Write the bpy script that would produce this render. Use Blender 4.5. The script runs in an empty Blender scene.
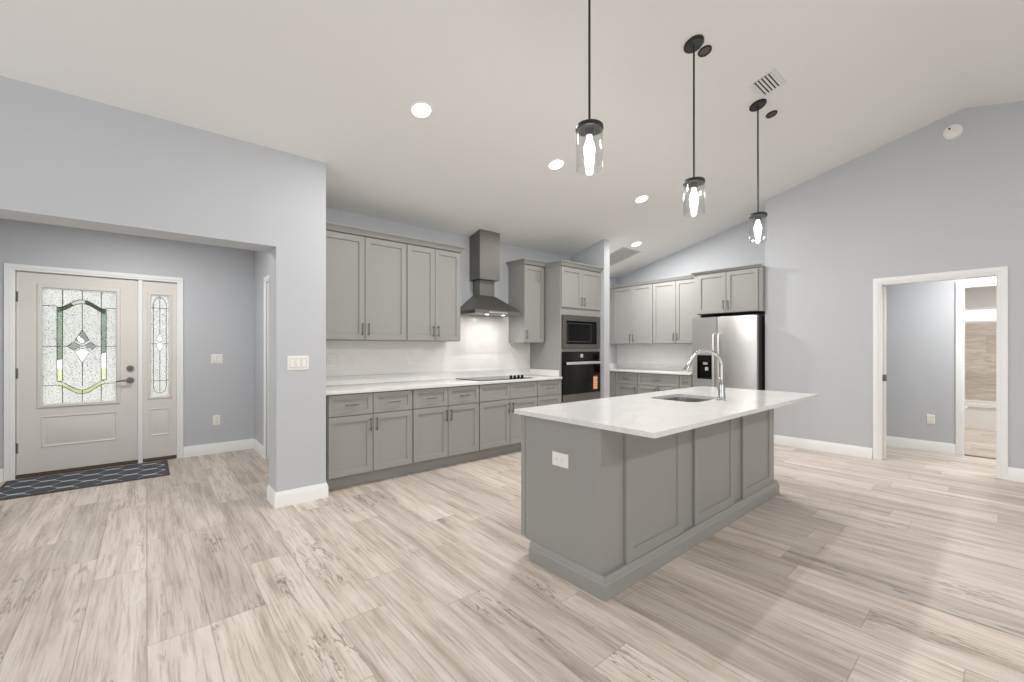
import bpy, bmesh, math
from math import pi, sin, cos, radians, atan
from mathutils import Vector, Matrix

scene = bpy.context.scene
COL = scene.collection

# ------------------------------------------------------------------ camera, world, large lights, exposure
EYE = 1.295
cam_data = bpy.data.cameras.new('camera')
cam_data.sensor_width = 36.0
cam_data.lens = 36.0 * 428.0 / 1024.0
cam_data.shift_y = 6.7 / 1024.0
cam_data.clip_start = 0.02
cam = bpy.data.objects.new('camera', cam_data)
cam.location = (0, 0, EYE)
cam.rotation_euler = (radians(90), 0, radians(49.48 - 90))
COL.objects.link(cam)
scene.camera = cam

world = bpy.data.worlds.new('sky')
scene.world = world
world.use_nodes = True
wbg = world.node_tree.nodes['Background']
wbg.inputs[0].default_value = (0.95, 0.97, 1.0, 1)
wbg.inputs[1].default_value = 2.5

scene.view_settings.view_transform = 'Standard'
scene.view_settings.look = 'None'
scene.view_settings.exposure = -0.26
scene.view_settings.gamma = 1.0
scene.view_settings.use_curve_mapping = False
scene.cycles.use_denoising = True
scene.cycles.max_bounces = 10
scene.cycles.diffuse_bounces = 6
scene.cycles.transparent_max_bounces = 16
scene.cycles.sample_clamp_indirect = 6.0
scene.cycles.caustics_reflective = False
scene.cycles.caustics_refractive = False


def area_light(name, loc, rot, sx, sy, power, color=(1, 1, 1), parent=None, shape='RECTANGLE', spread=180):
    d = bpy.data.lights.new(name, 'AREA')
    d.shape = shape
    d.size = sx
    d.size_y = sy
    d.energy = power
    d.color = color
    d.spread = radians(spread)
    o = bpy.data.objects.new(name, d)
    o.location = loc
    o.rotation_euler = rot
    COL.objects.link(o)
    if parent:
        o.parent = parent
    return o


# area lights added in the assumed openings of two unseen walls, for more daylight
area_light('added_daylight_rear', (-0.9, -4.56, 1.25), (radians(90), 0, 0), 2.2, 2.1, 34, (0.94, 0.97, 1.0))
area_light('added_daylight_side', (-3.56, 2.3, 1.25), (radians(90), 0, radians(-90)), 2.4, 2.1, 9, (0.94, 0.97, 1.0))

# ------------------------------------------------------------------ materials
def lin(c):
    c /= 255.0
    return c / 12.92 if c <= 0.04045 else ((c + 0.055) / 1.055) ** 2.4


def rgb(r, g, b):
    return (lin(r), lin(g), lin(b), 1)


def new_mat(name):
    m = bpy.data.materials.new(name)
    m.use_nodes = True
    nt = m.node_tree
    return m, nt, nt.nodes['Principled BSDF']


def N(nt, typ, **kw):
    n = nt.nodes.new(typ)
    for k, v in kw.items():
        setattr(n, k, v)
    return n


def math_node(nt, op, a, b=None, c=None):
    n = nt.nodes.new('ShaderNodeMath')
    n.operation = op
    for i, v in enumerate((a, b, c)):
        if v is None:
            continue
        if isinstance(v, (int, float)):
            n.inputs[i].default_value = v
        else:
            nt.links.new(v, n.inputs[i])
    return n.outputs[0]


def add_bump(nt, bsdf, scale, strength, dist=0.002, detail=3, vec=None):
    tc = N(nt, 'ShaderNodeTexCoord')
    no = N(nt, 'ShaderNodeTexNoise')
    no.inputs['Scale'].default_value = scale
    no.inputs['Detail'].default_value = detail
    nt.links.new(vec or tc.outputs['Object'], no.inputs['Vector'])
    bp = N(nt, 'ShaderNodeBump')
    bp.inputs['Strength'].default_value = strength
    bp.inputs['Distance'].default_value = dist
    nt.links.new(no.outputs[0], bp.inputs['Height'])
    nt.links.new(bp.outputs[0], bsdf.inputs['Normal'])
    return no


def paint(name, col, rough=0.5, bump=None, vary=0.03, spec=0.4):
    m, nt, b = new_mat(name)
    b.inputs['Roughness'].default_value = rough
    b.inputs['Specular IOR Level'].default_value = spec
    tc = N(nt, 'ShaderNodeTexCoord')
    no = N(nt, 'ShaderNodeTexNoise')
    no.inputs['Scale'].default_value = 2.5
    nt.links.new(tc.outputs['Object'], no.inputs['Vector'])
    mx = N(nt, 'ShaderNodeMix', data_type='RGBA')
    mx.inputs[6].default_value = tuple(c * (1 - vary) for c in col[:3]) + (1,)
    mx.inputs[7].default_value = tuple(min(1, c * (1 + vary)) for c in col[:3]) + (1,)
    nt.links.new(no.outputs[0], mx.inputs[0])
    nt.links.new(mx.outputs[2], b.inputs['Base Color'])
    if bump:
        add_bump(nt, b, *bump)
    return m


def metal(name, col, rough, stretch=None):
    m, nt, b = new_mat(name)
    b.inputs['Metallic'].default_value = 1
    b.inputs['Base Color'].default_value = col
    b.inputs['Roughness'].default_value = rough
    if stretch:
        tc = N(nt, 'ShaderNodeTexCoord')
        mp = N(nt, 'ShaderNodeMapping')
        mp.inputs['Scale'].default_value = stretch
        nt.links.new(tc.outputs['Object'], mp.inputs['Vector'])
        no = N(nt, 'ShaderNodeTexNoise')
        no.inputs['Scale'].default_value = 1
        no.inputs['Detail'].default_value = 4
        nt.links.new(mp.outputs[0], no.inputs['Vector'])
        mr = N(nt, 'ShaderNodeMapRange')
        mr.inputs['To Min'].default_value = rough * 0.8
        mr.inputs['To Max'].default_value = rough * 1.25
        nt.links.new(no.outputs[0], mr.inputs['Value'])
        nt.links.new(mr.outputs[0], b.inputs['Roughness'])
        bp = N(nt, 'ShaderNodeBump')
        bp.inputs['Strength'].default_value = 0.03
        bp.inputs['Distance'].default_value = 0.001
        nt.links.new(no.outputs[0], bp.inputs['Height'])
        nt.links.new(bp.outputs[0], b.inputs['Normal'])
    return m


def glow(name, col, strength):
    m = bpy.data.materials.new(name)
    m.use_nodes = True
    nt = m.node_tree
    nt.nodes.clear()
    e = N(nt, 'ShaderNodeEmission')
    e.inputs[0].default_value = col
    e.inputs[1].default_value = strength
    o = N(nt, 'ShaderNodeOutputMaterial')
    nt.links.new(e.outputs[0], o.inputs[0])
    return m


def clear_glass(name, tint=(0.97, 0.98, 0.98, 1), rough=0.02, ior=1.5, bump=None):
    m = bpy.data.materials.new(name)
    m.use_nodes = True
    nt = m.node_tree
    nt.nodes.clear()
    t = N(nt, 'ShaderNodeBsdfTransparent')
    t.inputs[0].default_value = tint
    g = N(nt, 'ShaderNodeBsdfGlossy')
    g.inputs['Roughness'].default_value = rough
    lw = N(nt, 'ShaderNodeLayerWeight')
    f0 = ((ior - 1) / (ior + 1)) ** 2
    fac = math_node(nt, 'MULTIPLY_ADD', math_node(nt, 'POWER', lw.outputs['Facing'], 5.0), 1 - f0, f0)
    mx = N(nt, 'ShaderNodeMixShader')
    o = N(nt, 'ShaderNodeOutputMaterial')
    nt.links.new(fac, mx.inputs[0])
    nt.links.new(t.outputs[0], mx.inputs[1])
    nt.links.new(g.outputs[0], mx.inputs[2])
    nt.links.new(mx.outputs[0], o.inputs[0])
    return m


def textured_glass(name, mix=0.55, rough=0.12, scale=90):
    m = bpy.data.materials.new(name)
    m.use_nodes = True
    nt = m.node_tree
    nt.nodes.clear()
    tl = N(nt, 'ShaderNodeBsdfTranslucent')
    tl.inputs[0].default_value = (0.93, 0.94, 0.97, 1)
    rf = N(nt, 'ShaderNodeBsdfRefraction')
    rf.inputs['Roughness'].default_value = rough
    rf.inputs['IOR'].default_value = 1.25
    tc = N(nt, 'ShaderNodeTexCoord')
    no = N(nt, 'ShaderNodeTexNoise')
    no.inputs['Scale'].default_value = scale
    no.inputs['Detail'].default_value = 3
    nt.links.new(tc.outputs['Object'], no.inputs['Vector'])
    bp = N(nt, 'ShaderNodeBump')
    bp.inputs['Strength'].default_value = 1.0
    bp.inputs['Distance'].default_value = 0.005
    nt.links.new(no.outputs[0], bp.inputs['Height'])
    nt.links.new(bp.outputs[0], rf.inputs['Normal'])
    # pebbled relief: some pebbles let less light through
    ng = N(nt, 'ShaderNodeTexNoise')
    ng.inputs['Scale'].default_value = 85
    ng.inputs['Detail'].default_value = 2
    nt.links.new(tc.outputs['Object'], ng.inputs['Vector'])
    rp = N(nt, 'ShaderNodeValToRGB')
    rp.color_ramp.elements[0].position = 0.34
    rp.color_ramp.elements[0].color = (0.46, 0.46, 0.48, 1)
    rp.color_ramp.elements[1].position = 0.46
    rp.color_ramp.elements[1].color = (0.96, 0.95, 0.98, 1)
    nt.links.new(ng.outputs[0], rp.inputs[0])
    nt.links.new(rp.outputs[0], tl.inputs[0])
    nt.links.new(rp.outputs[0], rf.inputs[0])
    mx = N(nt, 'ShaderNodeMixShader')
    mx.inputs[0].default_value = 1 - mix
    o = N(nt, 'ShaderNodeOutputMaterial')
    nt.links.new(tl.outputs[0], mx.inputs[1])
    nt.links.new(rf.outputs[0], mx.inputs[2])
    nt.links.new(mx.outputs[0], o.inputs[0])
    return m


def floor_material():
    m, nt, b = new_mat('wood_plank_floor')
    L = nt.links.new
    tc = N(nt, 'ShaderNodeTexCoord')
    sp = N(nt, 'ShaderNodeSeparateXYZ')
    L(tc.outputs['Object'], sp.inputs[0])
    X, Y = sp.outputs[0], sp.outputs[1]
    W, LEN = 0.228, 1.32
    u = math_node(nt, 'DIVIDE', math_node(nt, 'ADD', X, 10.03), W)
    row = math_node(nt, 'FLOOR', u)
    fu = math_node(nt, 'FRACT', u)
    wn = N(nt, 'ShaderNodeTexWhiteNoise', noise_dimensions='1D')
    L(row, wn.inputs['W'])
    v = math_node(nt, 'ADD', math_node(nt, 'DIVIDE', math_node(nt, 'ADD', Y, 20.0), LEN), math_node(nt, 'MULTIPLY', wn.outputs[0], 3.7))
    idx = math_node(nt, 'FLOOR', v)
    fv = math_node(nt, 'FRACT', v)
    cb = N(nt, 'ShaderNodeCombineXYZ')
    L(row, cb.inputs[0])
    L(idx, cb.inputs[1])
    wp = N(nt, 'ShaderNodeTexWhiteNoise', noise_dimensions='2D')
    L(cb.outputs[0], wp.inputs['Vector'])
    rnd = wp.outputs[0]

    def stretched(sx, sy, scale, detail, rough=0.55, dist=0.0, off=37.0):
        c = N(nt, 'ShaderNodeCombineXYZ')
        L(math_node(nt, 'MULTIPLY', X, sx), c.inputs[0])
        L(math_node(nt, 'MULTIPLY', Y, sy), c.inputs[1])
        L(math_node(nt, 'MULTIPLY', rnd, off), c.inputs[2])
        n = N(nt, 'ShaderNodeTexNoise')
        n.inputs['Scale'].default_value = scale
        n.inputs['Detail'].default_value = detail
        n.inputs['Roughness'].default_value = rough
        n.inputs['Distortion'].default_value = dist
        L(c.outputs[0], n.inputs['Vector'])
        return n.outputs[0]

    broad = stretched(15, 1.15, 1, 5, 0.6, 0.4)
    grain = stretched(85, 3.2, 1, 5, 0.65, 0.2, 61.0)
    knots = stretched(24, 3.6, 1, 5, 0.66, 1.2, 91.0)
    spalt = stretched(15, 1.7, 1, 5, 0.62, 0.5, 47.0)
    patch = stretched(4.0, 1.3, 1, 2, 0.5, 0.3, 23.0)

    def ramp(fac, p0, c0, p1, c1):
        r = N(nt, 'ShaderNodeValToRGB')
        r.color_ramp.elements[0].position = p0
        r.color_ramp.elements[0].color = c0
        r.color_ramp.elements[1].position = p1
        r.color_ramp.elements[1].color = c1
        L(fac, r.inputs[0])
        return r

    K, WH = (0, 0, 0, 1), (1, 1, 1, 1)
    r1 = ramp(broad, 0.30, rgb(178, 166, 154), 0.68, rgb(221, 213, 205))
    mid = r1.color_ramp.elements.new(0.48)
    mid.color = rgb(208, 196, 185)
    mx = N(nt, 'ShaderNodeMix', data_type='RGBA', blend_type='MULTIPLY')
    mx.inputs[0].default_value = 0.8
    r2 = ramp(grain, 0.30, (0.56, 0.53, 0.50, 1), 0.50, WH)
    L(r1.outputs[0], mx.inputs[6])
    L(r2.outputs[0], mx.inputs[7])
    # dark flecks and spalted lines, only in patches
    r3 = ramp(knots, 0.585, K, 0.71, WH)
    r4 = ramp(patch, 0.46, K, 0.58, WH)
    ridge = math_node(nt, 'ABSOLUTE', math_node(nt, 'SUBTRACT', spalt, 0.5))
    r5 = ramp(ridge, 0.004, WH, 0.020, K)
    r6 = ramp(patch, 0.60, K, 0.66, WH)
    fac = math_node(nt, 'MAXIMUM', math_node(nt, 'MULTIPLY', math_node(nt, 'MULTIPLY', r3.outputs[0], r4.outputs[0]), 0.75),
                    math_node(nt, 'MULTIPLY', math_node(nt, 'MULTIPLY', r5.outputs[0], r6.outputs[0]), 0.7))
    mk = N(nt, 'ShaderNodeMix', data_type='RGBA')
    mk.inputs[7].default_value = rgb(104, 90, 80)
    L(fac, mk.inputs[0])
    L(mx.outputs[2], mk.inputs[6])
    # per plank tone
    tone = math_node(nt, 'ADD', math_node(nt, 'MULTIPLY', rnd, 0.26), 0.84)
    mt = N(nt, 'ShaderNodeMix', data_type='RGBA', blend_type='MULTIPLY')
    mt.inputs[0].default_value = 1
    L(mk.outputs[2], mt.inputs[6])
    ct = N(nt, 'ShaderNodeCombineColor')
    for i in range(3):
        L(tone, ct.inputs[i])
    L(ct.outputs[0], mt.inputs[7])
    # joints
    ju = math_node(nt, 'LESS_THAN', math_node(nt, 'MINIMUM', fu, math_node(nt, 'SUBTRACT', 1, fu)), 0.009)
    jv = math_node(nt, 'LESS_THAN', math_node(nt, 'MINIMUM', fv, math_node(nt, 'SUBTRACT', 1, fv)), 0.0014)
    jn = math_node(nt, 'MULTIPLY', math_node(nt, 'MAXIMUM', ju, jv), 0.5)
    mj = N(nt, 'ShaderNodeMix', data_type='RGBA')
    mj.inputs[7].default_value = rgb(128, 114, 102)
    L(jn, mj.inputs[0])
    L(mt.outputs[2], mj.inputs[6])
    L(mj.outputs[2], b.inputs['Base Color'])
    b.inputs['Roughness'].default_value = 0.42
    b.inputs['Specular IOR Level'].default_value = 0.4
    bp = N(nt, 'ShaderNodeBump')
    bp.inputs['Strength'].default_value = 0.12
    bp.inputs['Distance'].default_value = 0.001
    L(grain, bp.inputs['Height'])
    L(bp.outputs[0], b.inputs['Normal'])
    return m


def tile_material(name, axis, bw, bh, c1, c2, mortar, msize=0.004, rough=0.18, veins=False, shift=0.0):
    m, nt, b = new_mat(name)
    L = nt.links.new
    tc = N(nt, 'ShaderNodeTexCoord')
    sp = N(nt, 'ShaderNodeSeparateXYZ')
    L(tc.outputs['Object'], sp.inputs[0])
    cb = N(nt, 'ShaderNodeCombineXYZ')
    L(sp.outputs[axis], cb.inputs[0])
    L(math_node(nt, 'ADD', sp.outputs[2], shift), cb.inputs[1])
    br = N(nt, 'ShaderNodeTexBrick')
    br.inputs['Scale'].default_value = 1
    br.inputs['Brick Width'].default_value = bw
    br.inputs['Row Height'].default_value = bh
    br.inputs['Mortar Size'].default_value = msize
    br.inputs['Mortar Smooth'].default_value = 0.3
    br.inputs['Color1'].default_value = c1
    br.inputs['Color2'].default_value = c2
    br.inputs['Mortar'].default_value = mortar
    L(cb.outputs[0], br.inputs['Vector'])
    colour = br.outputs[0]
    if veins:
        mp = N(nt, 'ShaderNodeMapping')
        mp.inputs['Scale'].default_value = (1.2, 1.2, 7)
        L(tc.outputs['Object'], mp.inputs[0])
        no = N(nt, 'ShaderNodeTexNoise')
        no.inputs['Scale'].default_value = 2.5
        no.inputs['Detail'].default_value = 6
        no.inputs['Distortion'].default_value = 1.5
        L(mp.outputs[0], no.inputs['Vector'])
        rp = N(nt, 'ShaderNodeValToRGB')
        rp.color_ramp.elements[0].position = 0.35
        rp.color_ramp.elements[0].color = (0.78, 0.75, 0.71, 1)
        rp.color_ramp.elements[1].position = 0.62
        rp.color_ramp.elements[1].color = (1, 1, 1, 1)
        L(no.outputs[0], rp.inputs[0])
        mx = N(nt, 'ShaderNodeMix', data_type='RGBA', blend_type='MULTIPLY')
        mx.inputs[0].default_value = 1
        L(colour, mx.inputs[6])
        L(rp.outputs[0], mx.inputs[7])
        colour = mx.outputs[2]
    L(colour, b.inputs['Base Color'])
    b.inputs['Roughness'].default_value = rough
    bp = N(nt, 'ShaderNodeBump')
    bp.inputs['Strength'].default_value = 0.12
    bp.inputs['Distance'].default_value = 0.0015
    bp.invert = True
    L(br.outputs['Fac'], bp.inputs['Height'])
    L(bp.outputs[0], b.inputs['Normal'])
    return m


def quartz_material():
    m, nt, b = new_mat('white_quartz')
    L = nt.links.new
    tc = N(nt, 'ShaderNodeTexCoord')
    no = N(nt, 'ShaderNodeTexNoise')
    no.inputs['Scale'].default_value = 2.2
    no.inputs['Detail'].default_value = 6
    no.inputs['Distortion'].default_value = 1.8
    L(tc.outputs['Object'], no.inputs['Vector'])
    rp = N(nt, 'ShaderNodeValToRGB')
    e = rp.color_ramp.elements
    e[0].position = 0.0
    e[0].color = rgb(222, 222, 221)
    e[1].position = 1.0
    e[1].color = rgb(224, 224, 223)
    a = e.new(0.485)
    a.color = rgb(228, 227, 225)
    c = e.new(0.50)
    c.color = rgb(219, 219, 218)
    d = e.new(0.515)
    d.color = rgb(223, 223, 222)
    L(no.outputs[0], rp.inputs[0])
    L(rp.outputs[0], b.inputs['Base Color'])
    b.inputs['Roughness'].default_value = 0.14
    b.inputs['Specular IOR Level'].default_value = 0.5
    return m


def mat_rug():
    m, nt, b = new_mat('trellis_weave')
    L = nt.links.new
    tc = N(nt, 'ShaderNodeTexCoord')
    sp = N(nt, 'ShaderNodeSeparateXYZ')
    L(tc.outputs['Object'], sp.inputs[0])
    a = math_node(nt, 'COSINE', math_node(nt, 'MULTIPLY', sp.outputs[0], 2 * pi / 0.30))
    c = math_node(nt, 'COSINE', math_node(nt, 'MULTIPLY', sp.outputs[1], 2 * pi / 0.25))
    a3 = math_node(nt, 'MINIMUM', math_node(nt, 'MAXIMUM', math_node(nt, 'MULTIPLY', a, 1.7), -1.0), 1.0)
    s = math_node(nt, 'ABSOLUTE', math_node(nt, 'ADD', a3, c))
    line = math_node(nt, 'LESS_THAN', s, 0.14)
    ex = math_node(nt, 'GREATER_THAN', math_node(nt, 'ABSOLUTE', sp.outputs[0]), 0.575)
    ey = math_node(nt, 'GREATER_THAN', math_node(nt, 'ABSOLUTE', sp.outputs[1]), 0.345)
    edge = math_node(nt, 'MAXIMUM', ex, ey)
    no = N(nt, 'ShaderNodeTexNoise')
    no.inputs['Scale'].default_value = 160
    L(tc.outputs['Object'], no.inputs['Vector'])
    m0 = N(nt, 'ShaderNodeMix', data_type='RGBA')
    m0.inputs[6].default_value = rgb(58, 62, 68)
    m0.inputs[7].default_value = rgb(88, 92, 98)
    L(no.outputs[0], m0.inputs[0])
    m1 = N(nt, 'ShaderNodeMix', data_type='RGBA')
    m1.inputs[7].default_value = rgb(186, 190, 193)
    L(m0.outputs[2], m1.inputs[6])
    L(line, m1.inputs[0])
    m2 = N(nt, 'ShaderNodeMix', data_type='RGBA')
    m2.inputs[7].default_value = rgb(78, 72, 67)
    L(m1.outputs[2], m2.inputs[6])
    L(edge, m2.inputs[0])
    L(m2.outputs[2], b.inputs['Base Color'])
    b.inputs['Roughness'].default_value = 0.95
    return m


M = {}
M['wall'] = paint('blue_grey_wall_paint', rgb(194, 197, 201), 0.55, (140, 0.12, 0.002), 0.01)
M['white_wall'] = paint('white_wall_paint', rgb(226, 224, 220), 0.6, None, 0.01)
M['ceiling'] = paint('white_ceiling_texture', rgb(236, 237, 236), 0.8, (70, 0.25, 0.003), 0.012)
M['trim'] = paint('white_trim_paint', rgb(240, 241, 241), 0.35, None, 0.006)
M['door'] = paint('white_door_paint', rgb(222, 219, 214), 0.4, None, 0.01)
M['cabinet'] = paint('grey_cabinet_paint', rgb(154, 154, 151), 0.42, (220, 0.04, 0.001), 0.012)
M['cabinet_inside'] = paint('dark_gap_paint', rgb(96, 93, 89), 0.6, None, 0.01)
M['floor'] = floor_material()
M['tile'] = tile_material('white_subway_tile', 0, 0.152, 0.076, rgb(236, 234, 231), rgb(232, 230, 227), rgb(229, 227, 224), 0.0022, shift=0.0)
M['tile_side'] = tile_material('white_subway_tile_side', 1, 0.152, 0.076, rgb(236, 234, 231), rgb(232, 230, 227), rgb(229, 227, 224), 0.0022)
M['bath_tile'] = tile_material('beige_stone_tile', 1, 0.60, 0.30, rgb(222, 213, 202), rgb(206, 195, 183), rgb(214, 208, 200), 0.004, 0.3, True)
M['quartz'] = quartz_material()
M['steel'] = metal('brushed_stainless_steel', rgb(186, 185, 183), 0.30, (3, 3, 260))
M['steel_across'] = metal('stainless_steel_brushed_across', rgb(206, 205, 203), 0.36, (1.2, 1.2, 320))
M['steel_dark'] = metal('grey_stainless_steel', rgb(134, 132, 128), 0.42, (3, 3, 240))
M['trim_steel'] = metal('dark_grey_steel', rgb(122, 120, 117), 0.4, (3, 3, 240))
M['bright_steel'] = metal('bright_steel', rgb(232, 231, 229), 0.42)
M['chrome'] = metal('polished_nickel', rgb(196, 195, 193), 0.12)
M['nickel'] = metal('satin_nickel', rgb(104, 102, 99), 0.38)
M['bronze'] = metal('dark_handle_metal', rgb(120, 118, 114), 0.34)
M['black'] = paint('black_metal_paint', rgb(34, 33, 32), 0.4, None, 0.05)
M['fridge_side'] = paint('charcoal_side_paint', rgb(72, 70, 68), 0.45, None, 0.03)
M['black_glass'] = paint('black_glass', rgb(12, 12, 13), 0.07, None, 0.0, 0.28)
M['black_plastic'] = paint('black_plastic', rgb(12, 12, 12), 0.4, None, 0.02, 0.2)
M['white_plastic'] = paint('white_plastic', rgb(238, 236, 232), 0.35, None, 0.005)
M['plate_gap'] = paint('plate_gap', rgb(168, 166, 162), 0.6, None, 0.01)
M['slot'] = paint('dark_slot', rgb(90, 88, 85), 0.6, None, 0.02)
M['vent_white'] = paint('vent_white', rgb(224, 225, 225), 0.5, None, 0.01)
M['grille'] = paint('pale_grey_grille', rgb(200, 199, 196), 0.5, None, 0.01)
M['dark_glass'] = paint('dark_window_glass', rgb(10, 10, 11), 0.12, None, 0.0, 0.1)
M['porcelain'] = paint('white_porcelain', rgb(240, 239, 237), 0.12, None, 0.004)
M['lead'] = metal('lead_came', rgb(70, 70, 72), 0.4)
M['glass'] = clear_glass('clear_glass', (0.97, 0.98, 0.98, 1), 0.02, 1.75)
M['bevel_glass'] = clear_glass('bevelled_glass', (0.92, 0.92, 0.92, 1), 0.05, 1.6)
M['smoke_glass'] = clear_glass('smoky_bevelled_glass', (0.62, 0.60, 0.58, 1), 0.06, 1.7)
M['frost'] = textured_glass('pebbled_glass', 0.62, 0.14)
M['frost_bath'] = textured_glass('frosted_bath_glass', 1.0)
M['bulb'] = glow('bulb_glow', (1.0, 0.97, 0.92, 1), 14)
M['led'] = glow('lamp_disc_glow', (1.0, 0.97, 0.93, 1), 9)
M['orange'] = paint('orange_sticker', rgb(226, 134, 70), 0.5, None, 0.04)
M['sticker_ink'] = paint('pale_sticker_ink', rgb(246, 214, 178), 0.5, None, 0.02)
M['display'] = paint('pale_display', rgb(190, 192, 190), 0.3, None, 0.02)
M['threshold'] = paint('brown_threshold', rgb(84, 70, 58), 0.5, None, 0.05)
M['rug'] = mat_rug()
M['grass'] = paint('lawn_green', rgb(170, 176, 100), 0.9, (20, 0.6, 0.02), 0.25)
M['leaf'] = paint('shrub_green', rgb(70, 104, 58), 0.8, (30, 0.8, 0.03), 0.3)
M['driveway'] = paint('pale_concrete', rgb(206, 202, 196), 0.9, None, 0.04)


# ------------------------------------------------------------------ mesh helpers
class MB:
    def __init__(self):
        self.bm = bmesh.new()

    def box(self, x0, x1, y0, y1, z0, z1, bevel=0.0, seg=1):
        b = self.bm
        vs = [b.verts.new((x, y, z)) for x in (x0, x1) for y in (y0, y1) for z in (z0, z1)]
        fs = []
        for q in ((0, 1, 3, 2), (4, 6, 7, 5), (0, 4, 5, 1), (2, 3, 7, 6), (0, 2, 6, 4), (1, 5, 7, 3)):
            fs.append(b.faces.new([vs[i] for i in q]))
        if bevel:
            es = list({e for f in fs for e in f.edges})
            bmesh.ops.bevel(b, geom=es, offset=bevel, segments=seg, affect='EDGES', profile=0.5)
        return self

    def rings(self, rings, cap0=True, cap1=True, closed=True):
        """skin between successive rings of equal vertex count"""
        b = self.bm
        R = [[b.verts.new(p) for p in r] for r in rings]
        n = len(R[0])
        for a, c in zip(R, R[1:]):
            for i in range(n if closed else n - 1):
                j = (i + 1) % n
                b.faces.new((a[i], a[j], c[j], c[i]))
        if cap0:
            b.faces.new(list(reversed(R[0])))
        if cap1:
            b.faces.new(R[-1])
        return self

    def prism(self, pts, axis, a0, a1):
        """extrude a closed 2-D outline along axis 0/1/2"""
        def P(u, v, a):
            return {0: (a, u, v), 1: (u, a, v), 2: (u, v, a)}[axis]
        return self.rings([[P(u, v, a0) for u, v in pts], [P(u, v, a1) for u, v in pts]])

    def lathe(self, prof, cx=0, cy=0, n=32, cap0=True, cap1=True):
        rs = []
        for r, z in prof:
            rs.append([(cx + r * cos(2 * pi * i / n), cy + r * sin(2 * pi * i / n), z) for i in range(n)])
        return self.rings(rs, cap0, cap1)

    def tube(self, pts, r, n=12, cap=True):
        pts = [Vector(p) for p in pts]
        rad = r if isinstance(r, (list, tuple)) else [r] * len(pts)
        t0 = (pts[1] - pts[0]).normalized()
        ref = Vector((0, 0, 1)) if abs(t0.z) < 0.9 else Vector((1, 0, 0))
        nrm = t0.cross(ref).normalized()
        rs = []
        for i, p in enumerate(pts):
            if i == 0:
                t = t0
            elif i == len(pts) - 1:
                t = (pts[-1] - pts[-2]).normalized()
            else:
                t = ((pts[i + 1] - p).normalized() + (p - pts[i - 1]).normalized()).normalized()
            nrm = (nrm - t * nrm.dot(t)).normalized()
            bi = t.cross(nrm)
            rs.append([p + (nrm * cos(2 * pi * k / n) + bi * sin(2 * pi * k / n)) * rad[i] for k in range(n)])
        return self.rings(rs, cap, cap)

    def cyl(self, p0, p1, r, n=24):
        return self.tube([p0, p1], r, n)

    def shaker(self, x0, x1, z0, z1, yb, yf, stile=0.06, rec=0.012, slope=0.003, ch=0.0015):
        """shaker front facing -y: back at yb, face at yf (< yb)"""
        def rect(i, y):
            return [(x0 + i, y, z0 + i), (x1 - i, y, z0 + i), (x1 - i, y, z1 - i), (x0 + i, y, z1 - i)]
        return self.rings([rect(0, yb), rect(0, yf + ch), rect(ch, yf), rect(stile, yf), rect(stile + slope, yf + rec)])

    def build(self, name, mat, parent=None, smooth=True):
        bmesh.ops.recalc_face_normals(self.bm, faces=self.bm.faces)
        me = bpy.data.meshes.new(name)
        self.bm.to_mesh(me)
        self.bm.free()
        me.materials.append(mat)
        if smooth:
            me.shade_smooth()
            me.set_sharp_from_angle(angle=radians(32))
        o = bpy.data.objects.new(name, me)
        COL.objects.link(o)
        if parent:
            o.parent = parent
        return o


def tag(o, label, cat, group=None, kind=None):
    if label:
        o['label'] = label
    if cat:
        o['category'] = cat
    if group:
        o['group'] = group
    if kind:
        o['kind'] = kind
    return o


def thing(name, label, cat, loc=(0, 0, 0), rot=(0, 0, 0), group=None, kind=None):
    o = bpy.data.objects.new(name, None)
    o.empty_display_size = 0.1
    o.location = loc
    o.rotation_euler = rot if isinstance(rot, (tuple, list)) else (0, 0, rot)
    COL.objects.link(o)
    return tag(o, label, cat, group, kind)


def struct(name, mb, mat, label, cat):
    return tag(mb.build(name, mat), label, cat, None, 'structure')


def dup(src, loc, label, rot=None):
    c = src.copy()
    COL.objects.link(c)
    c.location = loc
    c['label'] = label
    if rot is not None:
        c.rotation_euler = rot
    for ch in list(src.children):
        d = ch.copy()
        COL.objects.link(d)
        d.parent = c
        for g in list(ch.children):
            e = g.copy()
            COL.objects.link(e)
            e.parent = d
    return c


SLOPE = 0.247
RIDGE_Y, RIDGE_Z = 0.33, 3.771


def ceil_z(y):
    return RIDGE_Z - SLOPE * abs(y - RIDGE_Y)


TILT = (-atan(SLOPE), 0, 0)

# ------------------------------------------------------------------ room shell
XMIN, YMIN = -3.6, -4.6
mb = MB()
mb.box(XMIN - 0.12, 10.97, YMIN - 0.12, 6.5, -0.1, 0)
struct('floor', mb, M['floor'], 'pale greige wood plank floor running towards the kitchen', 'floor')

mb = MB()
y1 = 5.07
T = 0.12
mb.prism([(YMIN - 0.12, ceil_z(YMIN - 0.12)), (RIDGE_Y, RIDGE_Z), (y1, ceil_z(y1)), (y1, ceil_z(y1) + T), (RIDGE_Y, RIDGE_Z + T), (YMIN - 0.12, ceil_z(YMIN - 0.12) + T)], 0, XMIN - 0.12, 7.02)
struct('ceiling', mb, M['ceiling'], 'white vaulted ceiling rising to a ridge above the camera', 'ceiling')


def sloped_wall_x(mb, x0, x1, ya, yb, zb=0.0):
    """piece of wall between ya and yb (same side of the ridge), top on the ceiling"""
    mb.prism([(ya, zb), (yb, zb), (yb, ceil_z(yb)), (ya, ceil_z(ya))], 0, x0, x1)


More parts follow.
